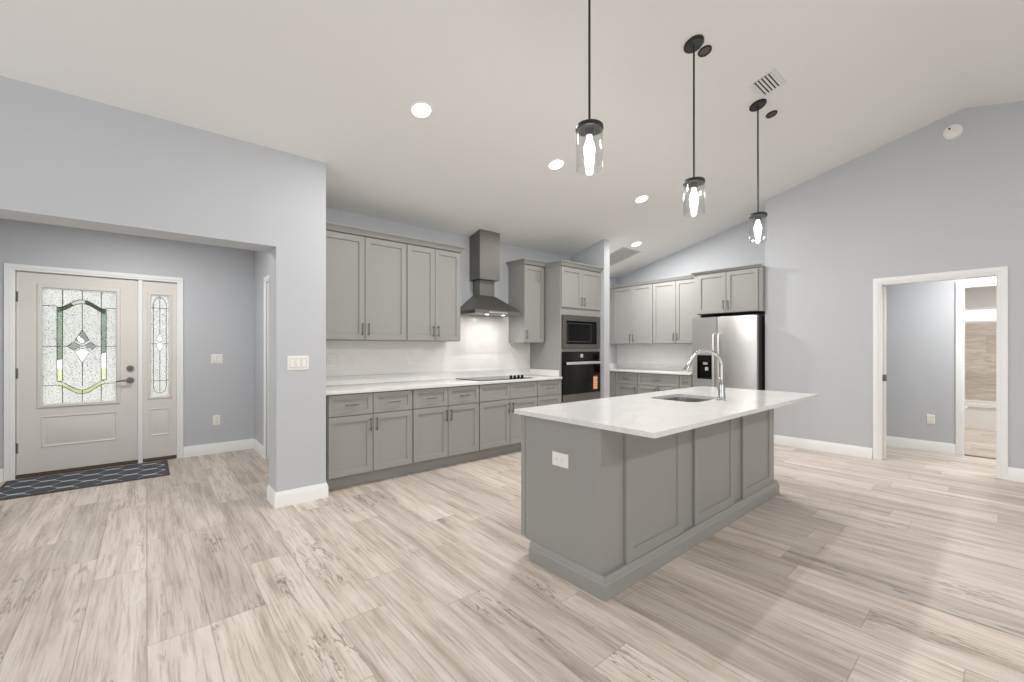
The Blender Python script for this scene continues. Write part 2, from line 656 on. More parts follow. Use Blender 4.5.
mb = MB()   # right wall with the pocket door opening
RX = 6.43
for ya, yb, zb in ((YMIN, 0.095, 0), (0.095, RIDGE_Y, 2.03), (RIDGE_Y, 0.99, 2.03), (0.99, 2.2, 0)):
    sloped_wall_x(mb, RX, RX + 0.12, ya, yb, zb)
sloped_wall_x(mb, RX + 0.12, 7.02, 2.08, 2.2)
struct('wall_right', mb, M['wall'], 'blue-grey gable wall on the right with the pocket door opening', 'wall')

mb = MB()
sloped_wall_x(mb, 6.9, 7.02, 2.2, 5.07)
struct('wall_fridge_side', mb, M['wall'], 'blue-grey wall behind the refrigerator and far cabinets', 'wall')
mb = MB()
sloped_wall_x(mb, 1.185, 5.10, 4.56, 4.68)
struct('wall_kitchen', mb, M['wall'], 'blue-grey wall behind the range hood and cooktop run', 'wall')
mb = MB()
sloped_wall_x(mb, 5.23, 6.9, 4.95, 5.07)
struct('wall_corner', mb, M['wall'], 'short blue-grey wall behind the oven tower partition', 'wall')
mb = MB()
sloped_wall_x(mb, 5.10, 5.23, 3.89, 5.07)
struct('wall_partition', mb, M['wall'], 'narrow blue-grey partition wall end right of the oven tower', 'wall')

mb = MB()   # header and stub to the entry
sloped_wall_x(mb, -1.4, 0.80, 3.87, 4.15, 2.113)
sloped_wall_x(mb, 0.80, 1.185, 3.87, 4.15)
sloped_wall_x(mb, XMIN, -1.4, 3.87, 4.15)
struct('wall_left', mb, M['wall'], 'blue-grey wall with the wide cased opening to the entry', 'wall')

mb = MB()   # entry: right side wall (also the kitchen end wall), left side wall, front wall
sloped_wall_x(mb, 1.06, 1.185, 4.15, 4.56)
mb.box(1.06, 1.185, 4.56, 4.83, 0, 2.58)
mb.box(1.06, 1.185, 4.83, 5.63, 2.05, 2.58)
mb.box(1.06, 1.185, 5.63, 6.36, 0, 2.58)
struct('wall_entry_right', mb, M['wall'], 'blue-grey side wall of the entry beside the kitchen', 'wall')
mb = MB()
mb.box(-1.52, -1.4, 4.15, 6.36, 0, 2.58)
struct('wall_entry_left', mb, M['wall'], 'blue-grey side wall of the entry by the door hinges', 'wall')
mb = MB()
mb.box(-1.52, -1.0, 6.36, 6.5, 0, 2.58)
mb.box(0.285, 1.185, 6.36, 6.5, 0, 2.58)
mb.box(-1.0, 0.285, 6.36, 6.5, 2.075, 2.58)
struct('wall_entry_front', mb, M['wall'], 'blue-grey front wall around the entry door', 'wall')
mb = MB()
mb.box(-1.52, 1.185, 4.15, 6.5, 2.58, 2.66)
struct('ceiling_entry', mb, M['ceiling'], 'flat white ceiling of the entry', 'ceiling')

# unseen walls behind the camera, openings placed and sized for the daylight they admit
mb = MB()
for ya, yb in ((YMIN, -0.6), (3.55, 3.87)):
    if ya < RIDGE_Y < yb:
        sloped_wall_x(mb, XMIN - 0.12, XMIN, ya, RIDGE_Y)
        sloped_wall_x(mb, XMIN - 0.12, XMIN, RIDGE_Y, yb)
    else:
        sloped_wall_x(mb, XMIN - 0.12, XMIN, ya, yb)
sloped_wall_x(mb, XMIN - 0.12, XMIN, -0.6, RIDGE_Y, 2.3)
sloped_wall_x(mb, XMIN - 0.12, XMIN, RIDGE_Y, 3.55, 2.3)
struct('wall_side', mb, M['wall'], 'blue-grey wall with an opening added for daylight, left of the camera', 'wall')
mb = MB()
zt = ceil_z(YMIN)
mb.box(XMIN - 0.12, -2.05, YMIN - 0.12, YMIN, 0, zt)
mb.box(1.3, RX + 0.12, YMIN - 0.12, YMIN, 0, zt)
mb.box(-2.05, 1.3, YMIN - 0.12, YMIN, 2.3, zt)
struct('wall_rear', mb, M['wall'], 'blue-grey wall with a wide opening added for daylight, behind the camera', 'wall')

# hallway and bathroom beyond the pocket door
mb = MB()
HX = 7.47
mb.box(HX, HX + 0.12, 0.39, 2.08, 0, 2.44)
mb.box(HX, HX + 0.12, -1.6, -0.42, 0, 2.44)
mb.box(HX, HX + 0.12, -0.42, 0.39, 2.03, 2.44)
struct('wall_hall', mb, M['wall'], 'blue-grey hallway wall seen through the pocket door opening', 'wall')
mb = MB()
mb.box(6.55, HX, -1.72, -1.6, 0, 2.44)
mb.box(7.02, HX + 0.12, 2.08, 2.2, 0, 2.44)
struct('wall_hall_ends', mb, M['wall'], 'blue-grey end walls closing the hallway', 'wall')
mb = MB()
mb.box(6.55, 10.97, -1.72, 2.08, 2.44, 2.52)
struct('ceiling_hall', mb, M['ceiling'], 'flat white ceiling over hallway and bathroom', 'ceiling')
mb = MB()
BX = 10.85
mb.box(BX, BX + 0.12, -1.72, 1.55, 0, 1.72)
mb.box(BX, BX + 0.12, -1.72, -0.75, 1.72, 1.985)
mb.box(BX, BX + 0.12, 1.0, 1.55, 1.72, 1.985)
mb.box(BX, BX + 0.12, -1.72, 1.55, 1.985, 2.44)
mb.box(HX + 0.12, BX, 1.43, 1.55, 0, 2.44)
mb.box(HX + 0.12, BX, -1.72, -1.6, 0, 2.44)
struct('wall_bathroom', mb, M['white_wall'], 'off-white bathroom walls around the high bright window', 'wall')
mb = MB()
mb.box(BX - 0.012, BX, -1.6, 1.43, 0.36, 1.72)
struct('trim_1', mb, M['bath_tile'], 'beige veined stone tile above the bathtub', 'tile')
w = thing('window_1', 'high bright frosted window over the bathtub', 'window', (BX, 0.125, 1.72), 0, None, 'structure')
mb = MB()
for a in ((-0.875, 0.875, 0, 0.03), (-0.875, 0.875, 0.235, 0.265), (-0.875, -0.845, 0.03, 0.235), (0.845, 0.875, 0.03, 0.235)):
    mb.box(0.005, 0.08, a[0], a[1], a[2], a[3])
mb.build('window_frame', M['trim'], w)
mb = MB()
mb.box(0.035, 0.045, -0.845, 0.845, 0.03, 0.235)
mb.build('pane', M['frost_bath'], w)

# ---- baseboards: profile swept along straight runs; direction gives the side it stands proud of the wall
BH, BT = 0.125, 0.016


def base_prof(h=BH, t=BT):
    return [(0, 0), (t, 0), (t, h * 0.74), (t * 0.78, h * 0.80), (t * 0.62, h * 0.90), (t * 0.35, h), (0, h)]


def baseboard(name, runs, label):
    """runs: (axis, fixed, sign, a0, a1); axis 0 runs along x with wall face at y=fixed, board on sign side"""
    mb = MB()
    for axis, fixed, sgn, a0, a1 in runs:
        p = [(fixed + sgn * o, z) for o, z in base_prof()]
        if axis == 0:
            mb.rings([[(a0, u, z) for u, z in p], [(a1, u, z) for u, z in p]])
        else:
            mb.rings([[(u, a0, z) for u, z in p], [(u, a1, z) for u, z in p]])
    return struct(name, mb, M['trim'], label, 'baseboard')


baseboard('baseboard_right', [(1, RX, -1, 1.06, 2.2), (1, RX, -1, YMIN, 0.03)], 'white baseboard along the right wall')
mb = MB()   # stub end board, mitred round both corners
sec = []
for o, z in base_prof():
    sec.append([(0.80 - o, 4.15, z), (0.80 - o, 3.87 - o, z), (1.185 + o, 3.87 - o, z), (1.185 + o, 3.955, z)])
for a, b_ in zip(sec, sec[1:]):
    for i in range(3):
        mb.bm.faces.new([mb.bm.verts.new(p) for p in (a[i], a[i + 1], b_[i + 1], b_[i])])
bmesh.ops.remove_doubles(mb.bm, verts=mb.bm.verts, dist=0.0002)
struct('baseboard_left', mb, M['trim'], 'white baseboard wrapping the wall stub left of the kitchen', 'baseboard')
baseboard('baseboard_entry', [(0, 6.36, -1, 0.335, 1.06), (0, 6.36, -1, -1.4, -1.05), (1, 1.06, -1, 5.70, 6.36), (1, -1.4, 1, 4.15, 6.36)], 'white baseboard in the entry beside the front door')
baseboard('baseboard_hall', [(1, HX, -1, 0.45, 2.08), (1, HX, -1, -1.6, -0.49)], 'white baseboard along the hallway wall')
baseboard('baseboard_far_left', [(0, 3.87, -1, XMIN, -1.4)], 'white baseboard on the wall left of the entry opening')


# ------------------------------------------------------------------ doors
def casing_yz(mb, xf, sgn, ya, yb, zt, w=0.065, t=0.016):
    """door casing on a wall facing x: stepped profile, legs and head; opening ya..yb up to zt"""
    for (o0, o1, tt) in ((0.0, w * 0.30, t * 0.6), (w * 0.30, w, t)):
        x0, x1 = sorted((xf, xf + sgn * tt))
        mb.box(x0, x1, ya - o1, ya - o0, 0, zt + o0, 0.002)
        mb.box(x0, x1, yb + o0, yb + o1, 0, zt + o0, 0.002)
        mb.box(x0, x1, ya - o1, yb + o1, zt + o0, zt + o1, 0.002)


# pocket door opening in the right wall
d2 = thing('door_2', 'white pocket door mostly slid into the right wall, cased opening', 'door', (RX, 0.5425, 0), 0, None, 'structure')
mb = MB()
casing_yz(mb, 0, -1, 0.095 - 0.5425, 0.99 - 0.5425, 2.03)
casing_yz(mb, 0.12, 1, 0.095 - 0.5425, 0.99 - 0.5425, 2.03)
mb.build('casing', M['trim'], d2)
mb = MB()
for s, yy in ((1, -0.4475), (-1, 0.4475)):
    lo, hi = sorted((yy, yy + s * 0.012))
    if s == 1:
        mb.box(0.0, 0.12, lo, hi, 0, 2.018)
    else:
        mb.box(0.0, 0.035, lo, hi, 0, 2.018)
        mb.box(0.085, 0.12, lo, hi, 0, 2.018)
mb.box(0.0, 0.12, -0.4475, 0.4475, 2.018, 2.03)
mb.build('jamb', M['trim'], d2)
mb = MB()
mb.box(0.042, 0.078, 0.408, 0.4465, 0.012, 2.0, 0.002)
slab = mb.build('door_slab', M['door'], d2)
mb = MB()
mb.box(0.047, 0.073, 0.404, 0.4085, 0.91, 0.985, 0.001)
mb.box(0.036, 0.042, 0.4085, 0.440, 0.91, 0.985, 0.001)
mb.build('latch', M['nickel'], slab)

# bathroom doorway in the hall wall
d3 = thing('door_3', 'white cased doorway from the hallway into the bathroom', 'door', (HX, -0.015, 0), 0, None, 'structure')
mb = MB()
casing_yz(mb, 0, -1, -0.405, 0.405, 2.03, 0.06)
casing_yz(mb, 0.12, 1, -0.405, 0.405, 2.03, 0.06)
mb.build('casing', M['trim'], d3)
mb = MB()
mb.box(0, 0.12, 0.393, 0.405, 0, 2.018)
mb.box(0, 0.12, -0.405, -0.393, 0, 2.018)
mb.box(0, 0.12, -0.405, 0.405, 2.018, 2.03)
mb.build('jamb', M['trim'], d3)
mb = MB()
mb.prism([(0.0, 0), (0.07, 0), (0.06, 0.008), (0.01, 0.008)], 1, -0.393, 0.393)
mb.build('threshold', M['nickel'], d3)

# closet door in the entry side wall
d4 = thing('door_4', 'white closet door in the entry side wall, seen edge on', 'door', (1.06, 5.23, 0), 0, None, 'structure')
mb = MB()
casing_yz(mb, 0, -1, -0.40, 0.40, 2.05)
mb.build('casing', M['trim'], d4)
mb = MB()
mb.box(0.004, 0.04, -0.395, 0.395, 0.01, 2.045)
mb.build('door_slab', M['door'], d4)

# front door unit with side light
FY = 6.36
d1 = thing('door_1', 'white front door with leaded glass and a matching side light', 'door', (0, FY, 0), 0, None, 'structure')
mb = MB()
for (o0, o1, tt) in ((0.0, 0.02, 0.010), (0.02, 0.058, 0.018)):
    mb.box(-0.99 - o1, -0.99 - o0, -tt, 0, 0, 2.058 + o0, 0.002)
    mb.box(0.275 + o0, 0.275 + o1, -tt, 0, 0, 2.058 + o0, 0.002)
    mb.box(-0.99 - o1, 0.275 + o1, -tt, 0, 2.058 + o0, 2.058 + o1, 0.002)
mb.box(-1.0, -0.978, 0, 0.13, 0, 2.075)
mb.box(0.272, 0.285, 0, 0.13, 0, 2.075)
mb.box(-0.978, 0.272, 0, 0.13, 2.055, 2.075)
mb.box(-0.069, -0.030, 0.0, 0.13, 0.0, 2.055, 0.002)
mb.box(-0.083, -0.016, 0.076, 0.09, 0.028, 2.055)
mb.box(-0.978, -0.960, 0.076, 0.09, 0.028, 2.055)
mb.box(0.256, 0.272, 0.076, 0.09, 0.028, 2.055)
mb.box(-0.960, 0.256, 0.076, 0.09, 2.036, 2.055)
mb.box(-0.960, 0.256, 0.076, 0.09, 0.028, 0.048)
mb.build('frame', M['trim'], d1)
mb = MB()
mb.box(-0.978, 0.272, 0.004, 0.14, 0.0, 0.028, 0.003)
mb.build('threshold', M['threshold'], d1)


def door_slab(mb, x0, x1, z0, z1, yf, yb, hole):
    hx0, hx1, hz0, hz1 = hole
    mb.box(x0, hx0, yf, yb, z0, z1)
    mb.box(hx1, x1, yf, yb, z0, z1)
    mb.box(hx0, hx1, yf, yb, z0, hz0)
    mb.box(hx0, hx1, yf, yb, hz1, z1)


def frame_ring(mb, x0, x1, z0, z1, w, prof):
    """picture-frame moulding round the opening x0..x1, z0..z1 facing -y; prof = [(outward, y)]"""
    rs = []
    for o, y in prof:
        rs.append([(x0 - o, y, z0 - o), (x1 + o, y, z0 - o), (x1 + o, y, z1 + o), (x0 - o, y, z1 + o)])
    mb.rings(rs, False, False)


def raised_panel(mb, x0, x1, z0, z1, yf):
    def rect(i, y):
        return [(x0 + i, y, z0 + i), (x1 - i, y, z0 + i), (x1 - i, y, z1 - i), (x0 + i, y, z1 - i)]
    mb.rings([rect(0, yf + 0.001), rect(0.004, yf - 0.006), rect(0.012, yf - 0.006), rect(0.020, yf + 0.0005), rect(0.026, yf + 0.0005), rect(0.045, yf - 0.005)], False, True)


def arc_pts(f, n=24):
    return [f(i / n) for i in range(n + 1)]


SY = 0.028   # slab face behind the wall face
GX0, GX1, GZ0, GZ1 = -0.805, -0.247, 0.715, 1.905
mb = MB()
door_slab(mb, -0.974, -0.072, 0.036, 2.05, SY, SY + 0.045, (GX0, GX1, GZ0, GZ1))
slab = mb.build('door_slab', M['door'], d1)
mb = MB()
frame_ring(mb, GX0, GX1, GZ0, GZ1, 0.03, [(-0.004, SY + 0.02), (-0.004, SY - 0.006), (0.006, SY - 0.014), (0.026, SY - 0.012), (0.036, SY + 0.001)])
mb.build('glass_moulding', M['door'], slab)
mb = MB()
raised_panel(mb, -0.81, -0.24, 0.285, 0.60, SY)
mb.build('raised_panel', M['door'], slab)

# leaded glass of the door: u, v are fractions of the glass from its top left
GW, GH = GX1 - GX0, GZ1 - GZ0
GY = SY + 0.02


def G(u, v):
    return (GX0 + u * GW, GY, GZ1 - v * GH)


def top_curve(t):      # ogee arch from left to right, t in 0..1
    return (0.20 + 0.64 * t, 0.165 - 0.078 * (0.5 - 0.5 * cos(2 * pi * min(1, max(0, t)))) ** 0.85)


def low_curve(t):
    return (0.20 + 0.64 * t, 0.800 + 0.006 + 0.082 * (0.5 - 0.5 * cos(2 * pi * t)) ** 0.85)


lines = []
for u in (0.26, 0.52, 0.78):
    lines.append([(u, 0.0), (u, 0.155 if u != 0.52 else 0.087)])
    lines.append([(u, 0.84 if u != 0.52 else 0.89), (u, 1.0)])
for v in (0.152, 0.50, 0.838):
    lines.append([(0.0, v), (0.19, v)])
    lines.append([(0.84, v), (1.0, v)])
lines.append([(0.26, 0.50), (0.32, 0.50)])
lines.append([(0.72, 0.50), (0.78, 0.50)])
lines.append([(0.52, 0.12), (0.52, 0.355)])
lines.append([(0.52, 0.645), (0.52, 0.855)])
for a, b_ in ((0.19, 0.26), (0.78, 0.85)):
    lines += [[(a, 0.16), (a, 0.805)], [(b_, 0.16), (b_, 0.805)], [(a, 0.5), (b_, 0.5)], [(a, 0.805), (b_, 0.805)], [(a, 0.16), (b_, 0.16)]]
lines.append(arc_pts(top_curve))
lines.append([(u, v + 0.034) for u, v in arc_pts(top_curve)])
lines.append(arc_pts(low_curve))
lines.append([(u, v + 0.034) for u, v in arc_pts(low_curve)])
kites = [
    [(0.52, 0.355), (0.615, 0.445), (0.52, 0.475), (0.425, 0.445)],
    [(0.315, 0.50), (0.41, 0.462), (0.505, 0.50), (0.41, 0.535)],
    [(0.535, 0.50), (0.63, 0.462), (0.725, 0.50), (0.63, 0.535)],
    [(0.52, 0.645), (0.615, 0.55), (0.52, 0.52), (0.425, 0.55)],
]
for k in kites:
    lines.append(k + [k[0]])


def inside(poly, u, v):
    c = False
    for (u0, v0), (u1, v1) in zip(poly, poly[1:] + poly[:1]):
        if (v0 > v) != (v1 > v) and u < (u1 - u0) * (v - v0) / (v1 - v0) + u0:
            c = not c
    return c


def pane_with_holes(fn, polys, nu, nv, y, parent):
    """pebbled pane left out where the clear bevelled pieces sit"""
    b = bmesh.new()
    vs = [[b.verts.new((fn(i / nu, j / nv)[0], y, fn(i / nu, j / nv)[2])) for i in range(nu + 1)] for j in range(nv + 1)]
    for j in range(nv):
        for i in range(nu):
            u, v = (i + 0.5) / nu, (j + 0.5) / nv
            if not any(inside(q, u, v) for q in polys):
                b.faces.new((vs[j][i], vs[j][i + 1], vs[j + 1][i + 1], vs[j + 1][i]))
    bmesh.ops.delete(b, geom=[v for v in b.verts if not v.link_faces], context='VERTS')
    m_ = MB()
    m_.bm.free()
    m_.bm = b
    o = m_.build('pebbled_glass', M['frost'], parent, smooth=False)
    sol = o.modifiers.new('thickness', 'SOLIDIFY')
    sol.thickness = 0.005
    sol.offset = 0
    return o


clear_shapes = [[(a, 0.16), (b_, 0.16), (b_, 0.805), (a, 0.805)] for a, b_ in ((0.19, 0.26), (0.78, 0.85))] + kites
for cv in (top_curve, low_curve):
    q = arc_pts(cv)
    clear_shapes.append(q + [(u, v + 0.034) for u, v in reversed(q)])
pane_with_holes(G, clear_shapes, 110, 220, GY + 0.001, slab)
mb = MB()
for ln in lines:
    mb.tube([G(u, v)[:1] + (GY - 0.003,) + G(u, v)[2:] for u, v in ln], 0.0032, 6)
mb.build('lead_came', M['lead'], slab)
mb = MB()


def plate(mb, pts, y0, y1):
    mb.rings([[(x, y0, z) for x, _, z in pts], [(x, y1, z) for x, _, z in pts]])


mb.rings([[(x, y, z) for x, _, z in [G(u, v) for u, v in [(a, 0.16), (b_, 0.16), (b_, 0.805), (a, 0.805)]]] for y in (GY - 0.005, GY + 0.006) for a, b_ in ((0.19, 0.26),)])
mb.rings([[(x, y, z) for x, _, z in [G(u, v) for u, v in [(a, 0.16), (b_, 0.16), (b_, 0.805), (a, 0.805)]]] for y in (GY - 0.005, GY + 0.006) for a, b_ in ((0.78, 0.85),)])
for k in kites:
    plate(mb, [G(u, v) for u, v in k], GY - 0.005, GY + 0.006)
mb.build('bevelled_glass', M['bevel_glass'], slab)
for cv, nm, mt_ in ((top_curve, 'arched_band', 'smoke_glass'), (low_curve, 'swag_band', 'bevel_glass')):
    mb = MB()
    pts = arc_pts(cv)
    for p, q in zip(pts, pts[1:]):
        plate(mb, [G(*p), G(*q), G(q[0], q[1] + 0.034), G(p[0], p[1] + 0.034)], GY - 0.005, GY + 0.006)
    mb.build(nm, M[mt_], slab)
# hinges, lever and dead bolt
for z in (0.30, 1.04, 1.80):
    mb = MB()
    mb.cyl((-0.978, SY - 0.006, z - 0.05), (-0.978, SY - 0.006, z + 0.05), 0.007, 12)
    mb.box(-0.976, -0.962, SY - 0.002, SY, z - 0.05, z + 0.05)
    mb.build('hinge', M['bronze'], slab)
mb = MB()
mb.cyl((-0.135, SY + 0.001, 0.932), (-0.135, SY - 0.012, 0.932), 0.033)
mb.cyl((-0.135, SY - 0.010, 0.932), (-0.135, SY - 0.05, 0.932), 0.012)
mb.tube([(-0.135, SY - 0.046, 0.932), (-0.17, SY - 0.050, 0.934), (-0.22, SY - 0.050, 0.930), (-0.25, SY - 0.046, 0.924)], [0.010, 0.010, 0.008, 0.006], 12)
mb.build('lever_handle', M['nickel'], slab)
mb = MB()
mb.cyl((-0.135, SY + 0.001, 1.065), (-0.135, SY - 0.014, 1.065), 0.031)
mb.box(-0.140, -0.130, SY - 0.026, SY - 0.013, 1.045, 1.085, 0.002)
mb.build('dead_bolt', M['nickel'], slab)

# side light
SX0, SX1, SZ0, SZ1 = 0.036, 0.204, 0.735, 1.902
mb = MB()
door_slab(mb, -0.029, 0.271, 0.036, 2.05, SY, SY + 0.045, (SX0, SX1, SZ0, SZ1))
side = mb.build('side_light', M['door'], d1)
mb = MB()
frame_ring(mb, SX0, SX1, SZ0, SZ1, 0.03, [(-0.004, SY + 0.02), (-0.004, SY - 0.006), (0.006, SY - 0.012), (0.020, SY - 0.010), (0.028, SY + 0.001)])
mb.build('glass_moulding', M['door'], side)
mb = MB()
raised_panel(mb, 0.028, 0.212, 0.285, 0.60, SY)
mb.build('raised_panel', M['door'], side)


def S(u, v):
    return (SX0 + u * (SX1 - SX0), GY - 0.003, SZ1 - v * (SZ1 - SZ0))


mb = MB()
slines = [[(0.5, 0.0), (0.5, 0.38)], [(0.5, 0.56), (0.5, 0.97)]]
slines.append([(0.16, 0.15)] + [(0.5 - 0.34 * cos(pi * t / 12), 0.10 - 0.075 * sin(pi * t / 12)) for t in range(13)] + [(0.84, 0.15)])
slines.append([(0.16, 0.85)] + [(0.5 - 0.34 * cos(pi * t / 12), 0.895 + 0.075 * sin(pi * t / 12)) for t in range(13)] + [(0.84, 0.85)])
slines += [[(0.16, 0.15), (0.16, 0.85)], [(0.84, 0.15), (0.84, 0.85)], [(0.0, 0.13), (1.0, 0.13)], [(0.0, 0.845), (1.0, 0.845)], [(0.0, 0.48), (0.30, 0.48)], [(0.70, 0.48), (1.0, 0.48)]]
skites = [[(0.5, 0.38), (0.66, 0.44), (0.5, 0.465), (0.34, 0.44)], [(0.5, 0.56), (0.68, 0.495), (0.5, 0.465), (0.32, 0.495)]]
pane_with_holes(S, skites, 40, 220, GY + 0.001, side)
for k in skites:
    slines.append(k + [k[0]])
for ln in slines:
    mb.tube([S(u, v) for u, v in ln], 0.0030, 6)
mb.build('lead_came', M['lead'], side)
mb = MB()
for k in skites:
    plate(mb, [S(u, v) for u, v in k], GY - 0.005, GY + 0.006)
mb.build('bevelled_glass', M['bevel_glass'], side)

# outside of the front door
mb = MB()
mb.box(-14, 12, 6.51, 40, -0.16, -0.08)
struct('ground_outside', mb, M['grass'], 'green lawn outside the front door', 'lawn')
mb = MB()
mb.box(-1.6, 0.8, 6.52, 9.5, -0.08, -0.03, 0.01)
struct('path_outside', mb, M['driveway'], 'pale concrete walk outside the front door', 'path')


def tree(x, y, h, r, seed, label):
    t = thing('garden_tree', label, 'tree', (x, y, -0.08), 0, 'trees outside the front door')
    mb = MB()
    mb.tube([(0, 0, 0), (0.03, 0, h * 0.3), (-0.04, 0.05, h * 0.7)], [0.12, 0.09, 0.05], 10)
    mb.build('trunk', M['threshold'], t)
    mb = MB()
    bmesh.ops.create_icosphere(mb.bm, subdivisions=4, radius=r)
    for v in mb.bm.verts:
        d = v.co.normalized()
        k = 1 + 0.16 * sin(5 * d.x + seed) * sin(6 * d.y + 2 * seed) + 0.09 * sin(13 * d.z + seed) * sin(11 * d.x - seed)
        v.co = Vector((v.co.x * k, v.co.y * k, v.co.z * k * 0.9 + h * 0.68))
    mb.build('crown', M['leaf'], t)


tree(-3.1, 21.0, 3.0, 1.35, 1.3, 'green garden tree seen through the left half of the door glass')
tree(-0.9, 24.0, 3.4, 1.2, 4.1, 'green garden tree seen through the right strip of the door glass')


# ------------------------------------------------------------------ cabinets
def crown(mb, x0, x1, yf, left=None, right=None, h=0.058, out=0.05, z=0.0):
    """crown moulding along the front at y=yf with optional side returns back to y=left / y=right"""
    prof = [(0.0, 0.0), (0.007, 0.0), (0.011, h * 0.18), (0.020, h * 0.34), (out * 0.72, h * 0.72), (out * 0.92, h * 0.80), (out, h * 0.84), (out, h), (0.0, h)]
    secs = []
    for o, zz in prof:
        s = []
        if left is not None:
            s += [(x0 - o, left, z + zz), (x0 - o, yf - o, z + zz)]
        else:
            s += [(x0, yf - o, z + zz)]
        if right is not None:
            s += [(x1 + o, yf - o, z + zz), (x1 + o, right, z + zz)]
        else:
            s += [(x1, yf - o, z + zz)]
        secs.append(s)
    # transpose so that every ring is one cross-section
    n = len(secs[0])
    mb.rings([[secs[k][i] for k in range(len(prof))] for i in range(n)])
    # flat top board
    return mb


def pull(mb, x, y, z, length, vertical):
    """bar handle standing off a front whose face is at y"""
    r, off = 0.0052, 0.028
    h = length / 2
    if vertical:
        mb.cyl((x, y - off, z - h), (x, y - off, z + h), r, 12)
        for s in (-1, 1):
            mb.cyl((x, y + 0.0005, z + s * h * 0.72), (x, y - off, z + s * h * 0.72), r * 0.85, 10)
    else:
        mb.cyl((x - h, y - off, z), (x + h, y - off, z), r, 12)
        for s in (-1, 1):
            mb.cyl((x + s * h * 0.72, y + 0.0005, z), (x + s * h * 0.72, y - off, z), r * 0.85, 10)
    return mb


def cabinet(name, label, cat, group, loc, rotz, w, d, h, fronts, toe=0.0, crown_args=None, holes=None, stile=0.055):
    """local frame: x along the wall, back at y=0, front of the box at y=-d"""
    t = thing(name, label, cat, loc, rotz, group)
    mb = MB()
    if holes:
        # box with front recesses: holes = [(z0, z1)] full width less 0.03 cheeks
        ck = 0.028
        mb.box(0, ck, -d, 0, toe, h)
        mb.box(w - ck, w, -d, 0, toe, h)
        mb.box(ck, w - ck, -0.02, 0, toe, h)
        zs = [toe] + [v for ab in holes for v in ab] + [h]
        for a, b_ in zip(zs[0::2], zs[1::2]):
            mb.box(ck, w - ck, -d, -0.02, a, b_)
    else:
        mb.box(0, w, -d, 0, toe, h)
    mb.build('carcass', M['cabinet'], t)
    if toe:
        mb = MB()
        mb.box(0, w, -d + 0.075, -0.01, 0, toe)
        mb.build('toe_kick', M['cabinet'], t)
    yf = -d - 0.020
    for f in fronts:
        x0, x1, z0, z1 = f['r']
        mb = MB()
        st = f.get('stile', stile)
        mb.shaker(x0, x1, z0, z1, -d - 0.0008, yf, st)
        o = mb.build(f['k'], M['cabinet'], t)
        p = f.get('p')
        if p:
            mb = MB()
            pull(mb, p[1], yf, p[2], p[3] if len(p) > 3 else 0.125, p[0] == 'v')
            mb.build('handle', M['bronze'], o)
    if crown_args is not None:
        mb = MB()
        crown(mb, 0, w, yf, **crown_args, z=h)
        mb.box(0, w, yf + 0.002, 0, h - 0.0005, h + 0.02)
        mb.build('crown_moulding', M['cabinet'], t)
    return t


YA = 4.5595      # front of the kitchen wall (hair gap)
DB = 0.60        # base depth
TOE, BHT = 0.12, 0.876
DZ0, DZ1, RZ0, RZ1 = 0.128, 0.668, 0.676, 0.866


def two_door_base(w, pulls=True, drawer='two'):
    g, c = 0.007, w / 2
    fs = []
    if drawer == 'two':
        fs.append(dict(k='drawer', r=(g, c - 0.003, RZ0, RZ1), p=('h', c / 2, (RZ0 + RZ1) / 2) if pulls else None, stile=0.045))
        fs.append(dict(k='drawer', r=(c + 0.003, w - g, RZ0, RZ1), p=('h', c * 1.5, (RZ0 + RZ1) / 2) if pulls else None, stile=0.045))
    else:
        fs.append(dict(k='drawer', r=(g, w - g, RZ0, RZ1), p=('h', c, (RZ0 + RZ1) / 2), stile=0.045))
    fs.append(dict(k='door', r=(g, c - 0.003, DZ0, DZ1), p=('v', c - 0.030, DZ1 - 0.095)))
    fs.append(dict(k='door', r=(c + 0.003, w - g, DZ0, DZ1), p=('v', c + 0.030, DZ1 - 0.095)))
    return fs


gb = 'grey base cabinets under the long worktop'
xs = [1.222, 2.05, 2.88, 3.797, 4.232]
cabinet('base_cabinet', 'grey base cabinet beside the wall stub, two drawers over two doors', 'cabinet', gb, (xs[0], YA, 0), 0, xs[1] - xs[0], DB, BHT, two_door_base(xs[1] - xs[0]), TOE)
cabinet('base_cabinet', 'grey base cabinet left of the cooktop, second from the wall stub', 'cabinet', gb, (xs[1], YA, 0), 0, xs[2] - xs[1], DB, BHT, two_door_base(xs[2] - xs[1]), TOE)
cabinet('base_cabinet', 'grey base cabinet under the cooktop, drawer fronts without handles', 'cabinet', gb, (xs[2], YA, 0), 0, xs[3] - xs[2], DB, BHT, two_door_base(xs[3] - xs[2], False), TOE)
w4 = xs[4] - xs[3]
fs = [dict(k='drawer', r=(0.005, w4 - 0.005, RZ0, RZ1), p=('h', w4 / 2, 0.77), stile=0.045),
      dict(k='drawer', r=(0.005, w4 - 0.005, 0.402, 0.668), p=('h', w4 / 2, 0.535), stile=0.05),
      dict(k='drawer', r=(0.005, w4 - 0.005, 0.128, 0.394), p=('h', w4 / 2, 0.26), stile=0.05)]
cabinet('base_cabinet', 'narrow grey base cabinet with stacked drawers beside the oven tower', 'cabinet', gb, (xs[3], YA, 0), 0, w4, DB, BHT, fs, TOE)
mb = MB()
mb.box(1.186, 1.2215, 3.985, YA, 0.0, BHT)
tag(mb.build('filler_panel', M['cabinet']), 'thin grey filler strip between wall stub and first base cabinet', 'panel')

# wall cabinets on the kitchen wall
UZ0, UZ1 = 1.37, 2.418
UH = UZ1 - UZ0


